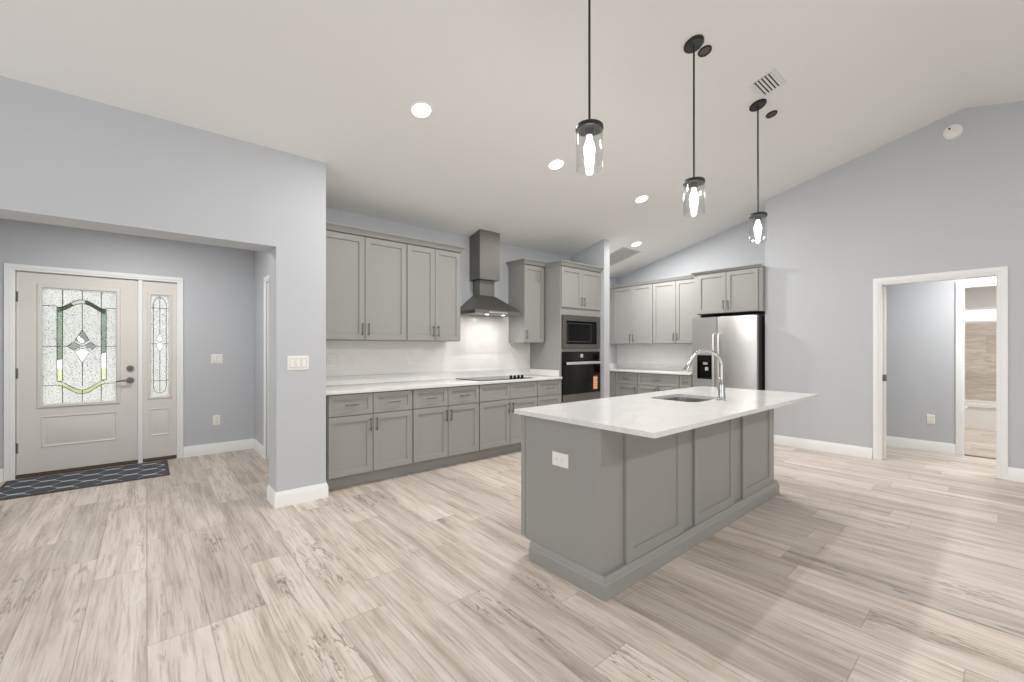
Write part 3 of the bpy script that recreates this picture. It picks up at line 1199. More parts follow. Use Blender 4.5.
def two_door_wall(w, h, g=0.006, pz=0.09, rev_l=0.0, rev_r=0.0, hand=0.125):
    c = (w + rev_l - rev_r) / 2
    return [dict(k='door', r=(g + rev_l, c - 0.003, 0.006, h - 0.012), p=('v', c - 0.032, 0.02 + pz, hand)),
            dict(k='door', r=(c + 0.003, w - g - rev_r, 0.006, h - 0.012), p=('v', c + 0.032, 0.02 + pz, hand))]


gu = 'grey wall cabinets left of the range hood'
cabinet('wall_cabinet', 'wide grey wall cabinet with two doors beside the wall stub', 'cabinet', gu, (1.215, YA, UZ0), 0, 0.915, 0.31, UH, two_door_wall(0.915, UH), 0, dict())
cabinet('wall_cabinet', 'grey two-door wall cabinet next to the range hood, left of it', 'cabinet', gu, (2.131, YA, UZ0), 0, 0.690, 0.31, UH, two_door_wall(0.690, UH), 0, dict(right=0.0))
wn = 0.375
cabinet('wall_cabinet', 'tall narrow single-door grey wall cabinet between hood and oven tower', 'cabinet', None, (3.832, YA, UZ0 - 0.008), 0, wn, 0.31, UH + 0.008,
        [dict(k='door', r=(0.005, wn - 0.005, 0.006, UH - 0.006), p=('v', 0.035, 0.11))], 0, dict(left=0.0))

# oven tower
TX0, TX1 = 4.237, 5.094
TW = TX1 - TX0
TZ = 2.405
fs = two_door_wall(TW, TZ, 0.012)
for f in fs:
    a = f['r']
    f['r'] = (a[0] + 0.0, a[1], 1.845, TZ - 0.014)
    f['p'] = ('v', f['p'][1], 1.94, 0.125)
fs.append(dict(k='drawer', r=(0.012, TW - 0.012, 0.128, 0.535), p=('h', TW / 2, 0.42)))
cabinet('oven_tower', 'tall grey cabinet tower holding the microwave and oven', 'cabinet', None, (TX0, YA, 0), 0, TW, DB, TZ, fs, TOE, dict(left=-0.33), [(0.56, 1.24), (1.275, 1.745)])

# microwave with trim kit
mw = thing('microwave', 'built-in microwave with grey steel frame above the oven', 'microwave', (TX0 + 0.0285, YA - DB, 1.276), 0)
MW, MH = TW - 0.057, 0.468
mb = MB()
mb.box(0.03, MW - 0.03, 0.0, 0.42, 0.02, MH - 0.02)
mb.build('body', M['black_plastic'], mw)
mb = MB()


def flat_ring(mb, x0, x1, z0, z1, ix0, ix1, iz0, iz1, yb, yf):
    o = [(x0, z0), (x1, z0), (x1, z1), (x0, z1)]
    i = [(ix0, iz0), (ix1, iz0), (ix1, iz1), (ix0, iz1)]
    mb.rings([[(x, y, z) for x, z in q] for q, y in ((i, yb), (o, yb), (o, yf), (i, yf), (i, yb))], False, False)


flat_ring(mb, 0.002, MW - 0.002, 0.002, MH - 0.002, 0.075, MW - 0.075, 0.068, MH - 0.078, 0.0, -0.022)
mb.build('trim_frame', M['trim_steel'], mw)
mb = MB()
mb.box(0.0755, MW - 0.0755, -0.018, 0.0, 0.0685, MH - 0.0785, 0.002)
dr = mb.build('door', M['dark_glass'], mw)
mb = MB()
flat_ring(mb, 0.10, MW - 0.20, 0.10, MH - 0.11, 0.106, MW - 0.206, 0.106, MH - 0.116, -0.018, -0.0186)
mb.build('window_border', M['slot'], dr)

# oven
ov = thing('wall_oven', 'black glass wall oven with steel handle and orange sticker', 'oven', (TX0 + 0.0285, YA - DB, 0.5615), 0)
OH = 0.677
mb = MB()
mb.box(0.02, MW - 0.02, 0.0, 0.52, 0.0, OH - 0.01)
mb.build('body', M['black_plastic'], ov)
mb = MB()
mb.box(0.002, MW - 0.002, -0.02, 0.0, 0.555, OH - 0.002, 0.002)
cp = mb.build('control_panel', M['black_glass'], ov)
mb = MB()
mb.box(MW / 2 - 0.035, MW / 2 + 0.02, -0.0215, -0.020, 0.595, 0.645)
mb.build('display', M['display'], cp)
mb = MB()
mb.box(0.002, MW - 0.002, -0.03, 0.0, 0.098, 0.552, 0.003)
od = mb.build('oven_door', M['black_glass'], ov)
mb = MB()
mb.box(0.035, MW - 0.035, -0.070, -0.054, 0.502, 0.538, 0.006, 2)
for x in (0.08, MW - 0.08):
    mb.box(x - 0.012, x + 0.012, -0.056, -0.029, 0.511, 0.527, 0.002)
mb.build('handle', M['bright_steel'], od)
mb = MB()
mb.box(MW - 0.165, MW - 0.068, -0.0306, -0.030, 0.135, 0.325)
st = mb.build('sticker', M['orange'], od)
mb = MB()
for k in range(5):
    mb.box(MW - 0.158, MW - 0.078 - 0.012 * (k % 2), -0.0309, -0.0306, 0.150 + 0.034 * k, 0.168 + 0.034 * k)
mb.build('print', M['sticker_ink'], st)
mb = MB()
mb.box(0.002, MW - 0.002, -0.028, 0.0, 0.003, 0.094, 0.002)
mb.build('vent_panel', M['steel_dark'], ov)

# ------------------------------------------------------------------ worktops on the kitchen wall
QZ0, QZ1 = 0.8765, 0.906


def worktop_thing(name, label, loc=(0, 0, 0)):
    return thing(name, label, 'worktop', loc)


wt = worktop_thing('worktop', 'long white quartz worktop along the kitchen wall')
mb = MB()
mb.box(1.188, 4.235, 3.915, YA, QZ0, QZ1, 0.003, 2)
mb.build('slab', M['quartz'], wt)
mb = MB()
mb.box(1.188, 4.215, YA - 0.02, YA, QZ1 + 0.0003, 1.0, 0.002)
tag(mb.build('splash_strip', M['quartz']), 'long low white quartz strip behind the cooktop', 'splash strip')
mb = MB()
mb.box(4.2155, 4.2355, 3.97, YA, QZ1 + 0.0003, 0.99, 0.002)
tag(mb.build('splash_strip', M['quartz']), 'short white quartz strip against the side of the oven tower', 'splash strip')
mb = MB()
mb.box(1.188, 2.82, YA - 0.008, YA, 1.0005, UZ0 - 0.001)
mb.box(2.82, 3.83, YA - 0.008, YA, 1.0005, 1.74)
mb.box(3.83, 4.236, YA - 0.008, YA, 1.0005, UZ0 - 0.01)
struct('trim_2', mb, M['tile'], 'white subway tile splashback on the kitchen wall', 'tile')

# cooktop
ck = thing('cooktop', 'black-edged glass cooktop set in the long worktop, four knobs', 'cooktop', (3.345, 4.25, QZ1), 0)
mb = MB()
mb.box(-0.41, 0.41, -0.265, 0.265, 0.0, 0.008, 0.003)
gl = mb.build('glass_top', M['black_glass'], ck)
for (x, y, r) in ((-0.22, -0.12, 0.09), (-0.22, 0.13, 0.075), (0.06, 0.12, 0.095), (0.06, -0.13, 0.07)):
    mb = MB()
    mb.rings([[(x + q * cos(2 * pi * i / 40), y + q * sin(2 * pi * i / 40), z) for i in range(40)] for q, z in ((r, 0.008), (r, 0.0084), (r - 0.003, 0.0084), (r - 0.003, 0.008))], False, False)
    mb.build('burner_ring', M['slot'], gl)
for k in range(4):
    mb = MB()
    cxk, cyk = 0.085 + 0.068 * k, -0.225
    cxk, cyk = 0.335, -0.19 + 0.1 * k
    px = 0.10 + 0.062 * k
    mb.lathe([(0.021, 0.008), (0.021, 0.014), (0.017, 0.018), (0.016, 0.042), (0.013, 0.045)], px, -0.20, 20)
    mb.build('knob', M['black_plastic'], ck)

# range hood
hd = thing('range_hood', 'stainless steel chimney range hood over the cooktop', 'range hood', (3.335, YA, 1.709), 0)
mb = MB()
HW, HD = 0.375, 0.43
mb.rings([[(-HW, 0, z), (HW, 0, z), (HW, -HD, z), (-HW, -HD, z)] for z in (0.0, 0.042)] +
         [[(-0.118, 0, 0.256), (0.128, 0, 0.256), (0.128, -0.158, 0.256), (-0.118, -0.158, 0.256)]])
can = mb.build('canopy', M['steel_dark'], hd)
mb = MB()
mb.box(-0.17, 0.12, -HD - 0.003, -HD, 0.010, 0.030)
mb.build('control_strip', M['steel_across'], can)
for x in (-0.12, 0.14):
    mb = MB()
    mb.lathe([(0.022, -0.004), (0.022, 0.001)], x, -0.32, 24)
    mb.build('lamp', M['led'], can)
    area_light('hood_light', (x, -0.32, -0.012), (0, 0, 0), 0.05, 0.05, 1.9, (1, 0.98, 0.95), hd, 'DISK')
mb = MB()
mb.box(-0.109, 0.128, -0.155, 0, 0.2565, 0.47)
mb.build('lower_duct', M['steel_dark'], hd)
mb = MB()
mb.prism([(0, 0.453), (-0.226, 0.453), (-0.226, ceil_z(YA - 0.226) - 1.709 - 0.001), (0, ceil_z(YA) - 1.709 - 0.001)], 0, -0.161, 0.159)
mb.build('chimney', M['steel_dark'], hd)


# ------------------------------------------------------------------ far run on the refrigerator side wall (front faces -x)
XB = 6.8995
RB = radians(-90)
gf = 'grey cabinets on the refrigerator side wall'


def far(name, label, cat, y_far, y_near, z, d, h, fronts, toe=0.0, crown_args=None, group=gf):
    return cabinet(name, label, cat, group, (XB, y_far, z), RB, y_far - y_near, d, h, fronts, toe, crown_args)


w_ = 4.945 - 4.555
cabinet('base_cabinet', 'grey corner base cabinet half hidden by the partition wall', 'cabinet', gf, (XB, 4.945, 0), RB, w_, 0.58, BHT,
        [dict(k='drawer', r=(0.2, w_ - 0.005, RZ0, RZ1), stile=0.045), dict(k='door', r=(0.2, w_ - 0.005, DZ0, DZ1))], TOE)
w_ = 4.555 - 4.112
cabinet('base_cabinet', 'grey far base cabinet with drawers right of the partition wall', 'cabinet', gf, (XB, 4.555, 0), RB, w_, 0.58, BHT,
        [dict(k='drawer', r=(0.005, w_ - 0.005, RZ0, RZ1), p=('h', w_ / 2, 0.77), stile=0.045),
         dict(k='door', r=(0.005, w_ - 0.005, DZ0, DZ1), p=('v', w_ - 0.035, 0.57))], TOE)
w_ = 4.112 - 3.37
cabinet('base_cabinet', 'wide grey far base cabinet with one long drawer above two doors', 'cabinet', gf, (XB, 4.112, 0), RB, w_, 0.58, BHT, two_door_base(w_, True, 'one'), TOE)
w_ = 3.37 - 3.165
cabinet('base_cabinet', 'slim grey base cabinet beside the refrigerator', 'cabinet', gf, (XB, 3.37, 0), RB, w_, 0.58, BHT,
        [dict(k='drawer', r=(0.005, w_ - 0.005, RZ0, RZ1), p=('h', w_ / 2, 0.77, 0.09), stile=0.04),
         dict(k='door', r=(0.005, w_ - 0.005, DZ0, DZ1), p=('v', 0.03, 0.57), stile=0.045)], TOE)
FZ0, FZ1 = 1.362, 2.395
cabinet('wall_cabinet', 'grey far wall cabinet beside the partition wall, two doors', 'cabinet', gf, (XB, 4.81, FZ0), RB, 0.814, 0.31, FZ1 - FZ0, two_door_wall(0.814, FZ1 - FZ0), 0, dict(h=0.05, out=0.04))
cabinet('wall_cabinet', 'grey far wall cabinet beside the refrigerator top, two doors', 'cabinet', gf, (XB, 3.995, FZ0), RB, 0.84, 0.31, FZ1 - FZ0, two_door_wall(0.84, FZ1 - FZ0), 0, dict(h=0.05, out=0.04))
mb = MB()
mb.box(6.595, XB, 4.812, 4.9495, FZ0, FZ1)
tag(mb.build('filler_panel', M['cabinet']), 'grey filler between far wall cabinet and corner wall', 'panel')
wf = 3.15 - 2.202
cabinet('wall_cabinet', 'short deep grey wall cabinet above the refrigerator', 'cabinet', gf, (XB, 3.15, 1.795), RB, wf, 0.555, 0.598,
        two_door_wall(wf, 0.598, 0.006, 0.10, 0.05, 0.045), 0, dict(h=0.035, out=0.04, left=-0.34))
wt2 = worktop_thing('worktop', 'short white quartz worktop left of the refrigerator')
mb = MB()
mb.box(6.265, XB, 3.165, 4.9495, QZ0, QZ1, 0.003, 2)
mb.build('slab', M['quartz'], wt2)
mb = MB()
mb.box(XB - 0.02, XB, 3.165, 4.929, QZ1, 1.0, 0.002)
mb.build('upstand', M['quartz'], wt2)
mb = MB()
mb.box(6.29, XB, 4.9295, 4.9495, QZ1, 1.0, 0.002)
mb.build('side_splash', M['quartz'], wt2)
mb = MB()
mb.box(XB - 0.008, XB, 3.165, 4.9495, 1.0005, FZ0 - 0.001)
struct('trim_3', mb, M['tile_side'], 'white subway tile splashback left of the refrigerator', 'tile')

# refrigerator
fr = thing('refrigerator', 'stainless side-by-side refrigerator with black water dispenser', 'refrigerator', (XB - 0.03, 3.14, 0), RB)
FW, FD = 0.90, 0.535
mb = MB()
mb.box(0.004, FW - 0.004, -FD, 0, 0.02, 1.735, 0.004)
mb.build('body', M['fridge_side'], fr)
split = 0.368


def curved_door(mb, x0, x1, z0, z1, yb, yf, bulge=0.012, n=10):
    pts = [(x0, yb)] + [(x0 + (x1 - x0) * i / n, yf + bulge - bulge * (1 - (2 * i / n - 1) ** 2) ** 0.5 * 1.0) for i in range(n + 1)] + [(x1, yb)]
    mb.rings([[(x, y, z) for x, y in pts] for z in (z0, z1)])


mb = MB()
DX0, DX1, DZa, DZb = 0.075, 0.292, 0.835, 1.185
FF = -FD - 0.075
for a in ((0.002, DX0, 0.06, 1.74), (DX1, split - 0.003, 0.06, 1.74), (DX0, DX1, 0.06, DZa), (DX0, DX1, DZb, 1.74)):
    mb.box(a[0], a[1], FF, -FD - 0.008, a[2], a[3])
bmesh.ops.remove_doubles(mb.bm, verts=mb.bm.verts, dist=0.0002)
fd = mb.build('freezer_door', M['steel_across'], fr)
mb = MB()
# dispenser recess: open box with control face
mb.box(DX0, DX1, FF + 0.05, FF + 0.056, DZa, DZb)
mb.box(DX0, DX0 + 0.01, FF - 0.002, FF + 0.05, DZa, DZb)
mb.box(DX1 - 0.01, DX1, FF - 0.002, FF + 0.05, DZa, DZb)
mb.box(DX0 + 0.01, DX1 - 0.01, FF - 0.002, FF + 0.05, DZa, DZa + 0.02)
mb.box(DX0 + 0.01, DX1 - 0.01, FF - 0.002, FF + 0.05, DZb - 0.10, DZb)
dp = mb.build('dispenser', M['black_plastic'], fd)
mb = MB()
mb.box(DX0 + 0.08, DX0 + 0.15, FF + 0.012, FF + 0.03, 1.045, 1.084, 0.006, 2)
mb.box(DX0 + 0.105, DX0 + 0.155, FF + 0.02, FF + 0.04, 0.955, 1.010, 0.008, 2)
mb.build('paddle', M['display'], dp)
mb = MB()
mb.box(split + 0.003, FW - 0.002, FF, -FD - 0.008, 0.06, 1.74, 0.006, 2)
rd = mb.build('fridge_door', M['steel_across'], fr)
for par, x in ((fd, split - 0.035), (rd, split + 0.037)):
    mb = MB()
    mb.tube([(x, FF + 0.001, 1.50), (x, FF - 0.035, 1.49), (x, FF - 0.048, 1.46), (x, FF - 0.052, 1.1), (x, FF - 0.048, 0.72), (x, FF - 0.035, 0.69), (x, FF + 0.001, 0.68)], 0.013, 12)
    mb.build('handle', M['bright_steel'], par)
mb = MB()
mb.box(0.02, FW - 0.02, -FD - 0.03, -FD, 0.0, 0.055)
mb.build('kick_grille', M['black_plastic'], fr)

# ------------------------------------------------------------------ island
isl = thing('kitchen_island', 'grey panelled kitchen island in the middle of the floor', 'island', (3.0, 1.68, 0), 0)
IX0, IX1, IY0, IY1 = 1.797 - 3.0, 4.252 - 3.0, 1.385 - 1.68, 1.966 - 1.68
SXa, SXb, SYa, SYb = 2.95 - 3.0, 3.43 - 3.0, 1.46 - 1.68, 1.84 - 1.68
mb = MB()   # carcass, hollow under the sink
mb.box(IX0, SXa - 0.03, IY0, IY1, 0.115, 0.8795)
mb.box(SXb + 0.03, IX1, IY0, IY1, 0.115, 0.8795)
mb.box(SXa - 0.03, SXb + 0.03, IY0, SYa - 0.03, 0.115, 0.8795)
mb.box(SXa - 0.03, SXb + 0.03, SYb + 0.03, IY1, 0.115, 0.8795)
mb.box(SXa - 0.03, SXb + 0.03, SYa - 0.03, SYb + 0.03, 0.115, 0.55)
mb.build('carcass', M['cabinet'], isl)
mb = MB()
mb.box(IX0 + 0.0, IX1, IY0 + 0.0, 1.915 - 1.68, 0.0, 0.114)
mb.build('toe_kick', M['cabinet'], isl)
mb = MB()   # doors of the working side seen edge on
mb.box(IX0 - 0.004, IX1 + 0.004, IY1 + 0.005, IY1 + 0.046, 0.118, 0.874, 0.003)
mb.box(IX0 + 0.02, IX1 - 0.02, IY1 - 0.001, IY1 + 0.006, 0.13, 0.86)
mb.build('working_side_front', M['cabinet'], isl)
mb = MB()   # end panel standing proud of the end, leaving the front stile edge
mb.box(IX0 - 0.006, IX0, IY0, IY1, 0.115, 0.8795, 0.001)
mb.build('end_panel', M['cabinet'], isl)
mb = MB()
mb.box(IX1, IX1 + 0.006, IY0, IY1, 0.115, 0.8795, 0.001)
mb.build('end_panel', M['cabinet'], isl)
for k in range(3):
    x0 = 1.987 - 3.0 + 0.776 * k
    mb = MB()
    mb.shaker(x0, x0 + 0.618, 0.1155, 0.872, IY0 - 0.0006, IY0 - 0.020, 0.066, 0.010)
    mb.build('back_panel', M['cabinet'], isl)
mb = MB()   # base moulding round three sides
prof = [(0.0, 0.0), (0.018, 0.0), (0.018, 0.078), (0.013, 0.086), (0.013, 0.094), (0.004, 0.116), (0.0, 0.116)]
ring = []
ex, ey, by = 0.0065, 0.0, 1.915 - 1.68
secs = []
for o, z in prof:
    secs.append([(IX0 - ex - o, by, z), (IX0 - ex - o, IY0 - 0.021 - o, z), (IX1 + ex + o, IY0 - 0.021 - o, z), (IX1 + ex + o, by, z)])
mb.rings([[secs[k][i] for k in range(len(prof))] for i in range(4)])
mb.box(IX0 - ex, IX1 + ex, IY0 - 0.0215, IY0 - 0.0003, 0.0, 0.1148)
mb.build('base_moulding', M['cabinet'], isl)


def rrect(x0, x1, y0, y1, r, n=6):
    pts = []
    for cx_, cy_, a0 in ((x1 - r, y1 - r, 0), (x0 + r, y1 - r, 90), (x0 + r, y0 + r, 180), (x1 - r, y0 + r, 270)):
        for i in range(n + 1):
            a = radians(a0 + 90 * i / n)
            pts.append((cx_ + r * cos(a), cy_ + r * sin(a)))
    return pts


# island worktop with sink cut-out
WZ0, WZ1 = 0.880, 0.906
mb = MB()
outer = rrect(1.765, 4.288, 1.062, 2.048, 0.006, 3)
inner = rrect(2.95, 3.43, 1.46, 1.84, 0.07, 8)
b = mb.bm
loops = {}
for key, pts, z in (('ot', outer, WZ1), ('ob', outer, WZ0), ('it', inner, WZ1), ('ib', inner, WZ0)):
    vs = [b.verts.new((x, y, z)) for x, y in pts]
    es = [b.edges.new((vs[i], vs[(i + 1) % len(vs)])) for i in range(len(vs))]
    loops[key] = (vs, es)
bmesh.ops.triangle_fill(b, edges=loops['ot'][1] + loops['it'][1], use_beauty=True)
bmesh.ops.triangle_fill(b, edges=loops['ob'][1] + loops['ib'][1], use_beauty=True)
for t_, l_ in (('ot', 'ob'), ('it', 'ib')):
    vt, vb = loops[t_][0], loops[l_][0]
    for i in range(len(vt)):
        j = (i + 1) % len(vt)
        b.faces.new((vt[i], vt[j], vb[j], vb[i]))
tag(mb.build('island_worktop', M['quartz']), 'white quartz slab overhanging the island, with a sink cut-out', 'worktop')

# undermount sink
sk = thing('sink', 'undermount stainless steel sink in the island worktop', 'sink', (3.19, 1.65, 0.66), 0)
mb = MB()
o1, o2 = (rrect(-0.262, 0.262, -0.212, 0.212, 0.07, 8), rrect(-0.238, 0.238, -0.188, 0.188, 0.07, 8))
o3 = rrect(-0.232, 0.232, -0.182, 0.182, 0.065, 8)
o4 = rrect(-0.20, 0.20, -0.15, 0.15, 0.045, 8)
seq = [(o1, 0.216), (o1, 0.2195), (o2, 0.2195), (o3, 0.03), (o4, 0.008), (o4, 0.004)]
mb.rings([[(x, y, z) for x, y in q] for q, z in seq[1:5]], False, True)
mb.build('bowl', M['steel'], sk)
mb = MB()
mb.lathe([(0.045, 0.009), (0.045, 0.012), (0.030, 0.011), (0.028, 0.009)], 0, 0, 28)
mb.build('drain', M['chrome'], sk)

# faucet, spout turned towards the middle of the bowl
fc = thing('faucet', 'tall brushed nickel pull-down faucet arching over the sink', 'faucet', (3.245, 1.403, WZ1), (0, 0, math.atan2(0.65, -0.76)))
mb = MB()
mb.lathe([(0.032, 0.0), (0.032, 0.006), (0.028, 0.012), (0.025, 0.03), (0.023, 0.07), (0.024, 0.11), (0.018, 0.135), (0.0145, 0.15)], 0, 0, 28)
mb.build('body', M['chrome'], fc)
R_ = 0.118
pts = [(0, 0, 0.14), (0, 0, 0.20)]
for i in range(17):
    a = pi - (pi * 0.88) * i / 16
    pts.append((R_ + R_ * cos(a), 0, 0.25 + R_ * sin(a)))
mb = MB()
mb.tube(pts, 0.0125, 16)
mb.build('spout', M['chrome'], fc)
p = Vector(pts[-1])
dv = (Vector(pts[-1]) - Vector(pts[-2])).normalized()
mb = MB()
mb.tube([p - dv * 0.005, p + dv * 0.008, p + dv * 0.025, p + dv * 0.075, p + dv * 0.085], [0.0135, 0.0145, 0.017, 0.020, 0.018], 18)
mb.build('spray_head', M['chrome'], fc)
mb = MB()
mb.cyl((0, -0.015, 0.085), (0, -0.04, 0.085), 0.014, 18)
mb.tube([(0, -0.036, 0.085), (-0.006, -0.048, 0.105), (-0.012, -0.060, 0.150), (-0.014, -0.064, 0.165)], [0.008, 0.007, 0.006, 0.005], 12)
mb.build('lever', M['chrome'], fc)


# ------------------------------------------------------------------ ceiling fixtures
def pendant(x, label, first=None):
    y = 1.49
    zc = ceil_z(y)
    if first is not None:
        return dup(first, (x, y, zc), label)
    t = thing('pendant_lamp', label, 'pendant lamp', (x, y, zc), 0, 'pendant lamps above the island')
    mb = MB()
    n = 36
    for z0, z1, r0, r1 in ((0.0, -0.022, 0.068, 0.066),):
        rr = []
        for r, off in ((0.068, 0.0), (0.068, -0.014), (0.060, -0.022)):
            rr.append([(r * cos(2 * pi * i / n), r * sin(2 * pi * i / n), off - SLOPE * r * sin(2 * pi * i / n)) for i in range(n)])
        mb.rings(rr)
    mb.build('ceiling_plate', M['black'], t)
    top = 2.500 - zc
    mb = MB()
    mb.cyl((0, 0, -0.015), (0, 0, top), 0.0065, 12)
    mb.build('rod', M['black'], t)
    mb = MB()
    mb.lathe([(0.012, top + 0.012), (0.069, top - 0.002), (0.0745, top - 0.008), (0.0745, top - 0.026), (0.064, top - 0.027), (0.026, top - 0.027), (0.026, top - 0.055), (0.022, top - 0.058)], 0, 0, 40)
    cap = mb.build('cap', M['black'], t)
    mb = MB()
    zb, zt_ = top - 0.245, top - 0.0265
    mb.lathe([(0.0705, zt_), (0.0705, zb), (0.0695, zb - 0.001), (0.0675, zb), (0.0675, zt_)], 0, 0, 48, False, False)
    mb.build('glass_shade', M['glass'], t)
    mb = MB()
    mb.lathe([(0.013, top - 0.056), (0.014, top - 0.075), (0.020, top - 0.092), (0.028, top - 0.115), (0.031, top - 0.135), (0.027, top - 0.16), (0.022, top - 0.175), (0.020, top - 0.205), (0.013, top - 0.222), (0.003, top - 0.227)], 0, 0, 28)
    mb.build('bulb', M['bulb'], t)
    return t


p1 = pendant(1.825, 'clear glass pendant lamp nearest the entry, over the near end of island')
pendant(2.994, 'clear glass pendant lamp over the middle of the island, second of three', p1)
pendant(4.185, 'clear glass pendant lamp over the far end of the island by the right wall', p1)
for x in (1.825, 2.994, 4.185):
    pl = bpy.data.lights.new('pendant_light', 'POINT')
    pl.energy = 12
    pl.color = (1, 0.975, 0.95)
    pl.shadow_soft_size = 0.010
    po = bpy.data.objects.new('pendant_light', pl)
    po.location = (x, 1.49, 2.267)
    COL.objects.link(po)


def downlight(x, y, label, first=None, power=28):
    loc = (x, y, ceil_z(y))
    if first is not None:
        t = dup(first, loc, label)
    else:
        t = thing('recessed_light', label, 'ceiling light', loc, TILT, 'round recessed ceiling lights')
        mb = MB()
        mb.lathe([(0.070, -0.001), (0.071, -0.004), (0.083, -0.005), (0.086, 0.0), (0.070, 0.0)], 0, 0, 40, False, False)
        mb.build('trim_ring', M['white_plastic'], t)
        mb = MB()
        mb.lathe([(0.0695, -0.006), (0.0695, 0.0)], 0, 0, 40)
        mb.build('lens', M['led'], t)
    area_light('recessed_or_added_beam', (x, y, loc[2] - 0.012), TILT, 0.13, 0.13, power, (1, 0.975, 0.95), None, 'DISK')
    return t


r1 = downlight(1.609, 2.955, 'lit round recessed ceiling light nearest the entry wall stub')
downlight(3.106, 2.957, 'lit round recessed ceiling light beside the first pendant, second of the row', r1)
downlight(4.623, 2.96, 'lit round recessed ceiling light between middle and far pendants, third of the row', r1)
downlight(5.809, 3.81, 'lit round recessed ceiling light next to the large return grille', r1, 46)
# unseen row behind the camera added for rear light; entry, hallway, bathroom lamps follow
for x, y in ((0.0, -2.3), (2.4, -2.3), (4.8, -2.3)):
    area_light('recessed_or_added_beam', (x, y, ceil_z(y) - 0.012), (-TILT[0], 0, 0), 0.13, 0.13, 31, (1, 0.975, 0.95), None, 'DISK')
area_light('entry_lamp_light', (-0.1, 5.2, 2.54), (0, 0, 0), 0.25, 0.25, 27, (1, 0.98, 0.96), None, 'DISK')
area_light('hall_lamp_light', (6.83, -0.1, 2.42), (0, 0, 0), 0.4, 0.4, 36, (1, 0.98, 0.95), None, 'DISK')
area_light('bathroom_lamp_light', (9.2, 0.0, 2.42), (0, 0, 0), 0.4, 0.4, 36, (1, 0.98, 0.95), None, 'DISK')


def dark_light(x, y, label, first=None):
    if first is not None:
        return dup(first, (x, y, ceil_z(y)), label)
    t = thing('recessed_spot', label, 'ceiling light', (x, y, ceil_z(y)), TILT, 'small black recessed spots')
    mb = MB()
    mb.lathe([(0.036, -0.004), (0.039, -0.010), (0.047, -0.009), (0.050, 0.0)], 0, 0, 32, False, False)
    mb.build('trim_ring', M['black'], t)
    mb = MB()
    mb.lathe([(0.037, -0.0045), (0.037, -0.001)], 0, 0, 32)
    mb.build('lens', M['slot'], t)
    return t


s1 = dark_light(3.136, 1.478, 'small unlit black recessed spot beside the middle pendant plate')
dark_light(4.463, 1.472, 'small unlit black recessed spot beside the far pendant plate', s1)

# supply register and return grille on the slope
vg = thing('ceiling_vent', 'small white ceiling register with dark slots above the far pendant', 'vent', (3.976, 1.345, ceil_z(1.345)), TILT)
mb = MB()
flat = [(-0.155, -0.105), (0.155, -0.105), (0.155, 0.105), (-0.155, 0.105)]
mb.rings([[(x, y, 0.0) for x, y in flat], [(x * 0.98, y * 0.97, -0.006) for x, y in flat]])
mb.build('frame', M['vent_white'], vg)
mb = MB()
mb.box(-0.122, 0.122, -0.072, 0.072, -0.0075, -0.0061)
mb.build('slots', M['black_plastic'], vg)
mb = MB()
for k in range(6):
    yy = -0.066 + 0.0264 * k
    mb.rings([[(x, yy - 0.007, -0.0076), (x, yy + 0.006, -0.0076), (x, yy + 0.009, -0.012), (x, yy - 0.004, -0.012)] for x in (-0.121, 0.121)])
mb.build('louvre_blades', M['vent_white'], vg)
rg = thing('return_grille', 'large pale louvred return grille on the ceiling past the partition', 'vent', (5.93, 4.26, ceil_z(4.26)), TILT)
mb = MB()
flat_ = [(-0.25, -0.31), (0.25, -0.31), (0.25, 0.31), (-0.25, 0.31)]
flat_i = [(-0.215, -0.275), (0.215, -0.275), (0.215, 0.275), (-0.215, 0.275)]
mb.rings([[(x, y, z) for x, y in q] for q, z in ((flat_i, 0.0), (flat_, 0.0), (flat_, -0.003), (flat_i, -0.004), (flat_i, 0.0))], False, False)
mb.build('frame', M['grille'], rg)
mb = MB()
mb.box(-0.216, 0.216, -0.276, 0.276, -0.002, 0.0)
mb.build('filter', M['slot'], rg)
mb = MB()
for k in range(9):
    xx = -0.196 + 0.049 * k
    mb.rings([[(xx - 0.017, y, -0.0021), (xx + 0.015, y, -0.0021), (xx + 0.017, y, -0.0036), (xx - 0.015, y, -0.0036)] for y in (-0.2755, 0.2755)])
mb.build('louvre_blades', M['grille'], rg)

# smoke detector on the gable wall
sd = thing('smoke_detector', 'round white smoke detector high on the right wall', 'smoke detector', (RX, 0.405, 3.555), (0, radians(-90), 0))
mb = MB()
mb.lathe([(0.075, 0.0), (0.075, 0.012), (0.070, 0.014), (0.066, 0.034), (0.050, 0.042), (0.0, 0.043)][:5], 0, 0, 36)
mb.build('housing', M['white_plastic'], sd)
mb = MB()
mb.lathe([(0.010, 0.042), (0.010, 0.045)], 0.030, 0.026, 16)
mb.build('test_button', M['slot'], sd)


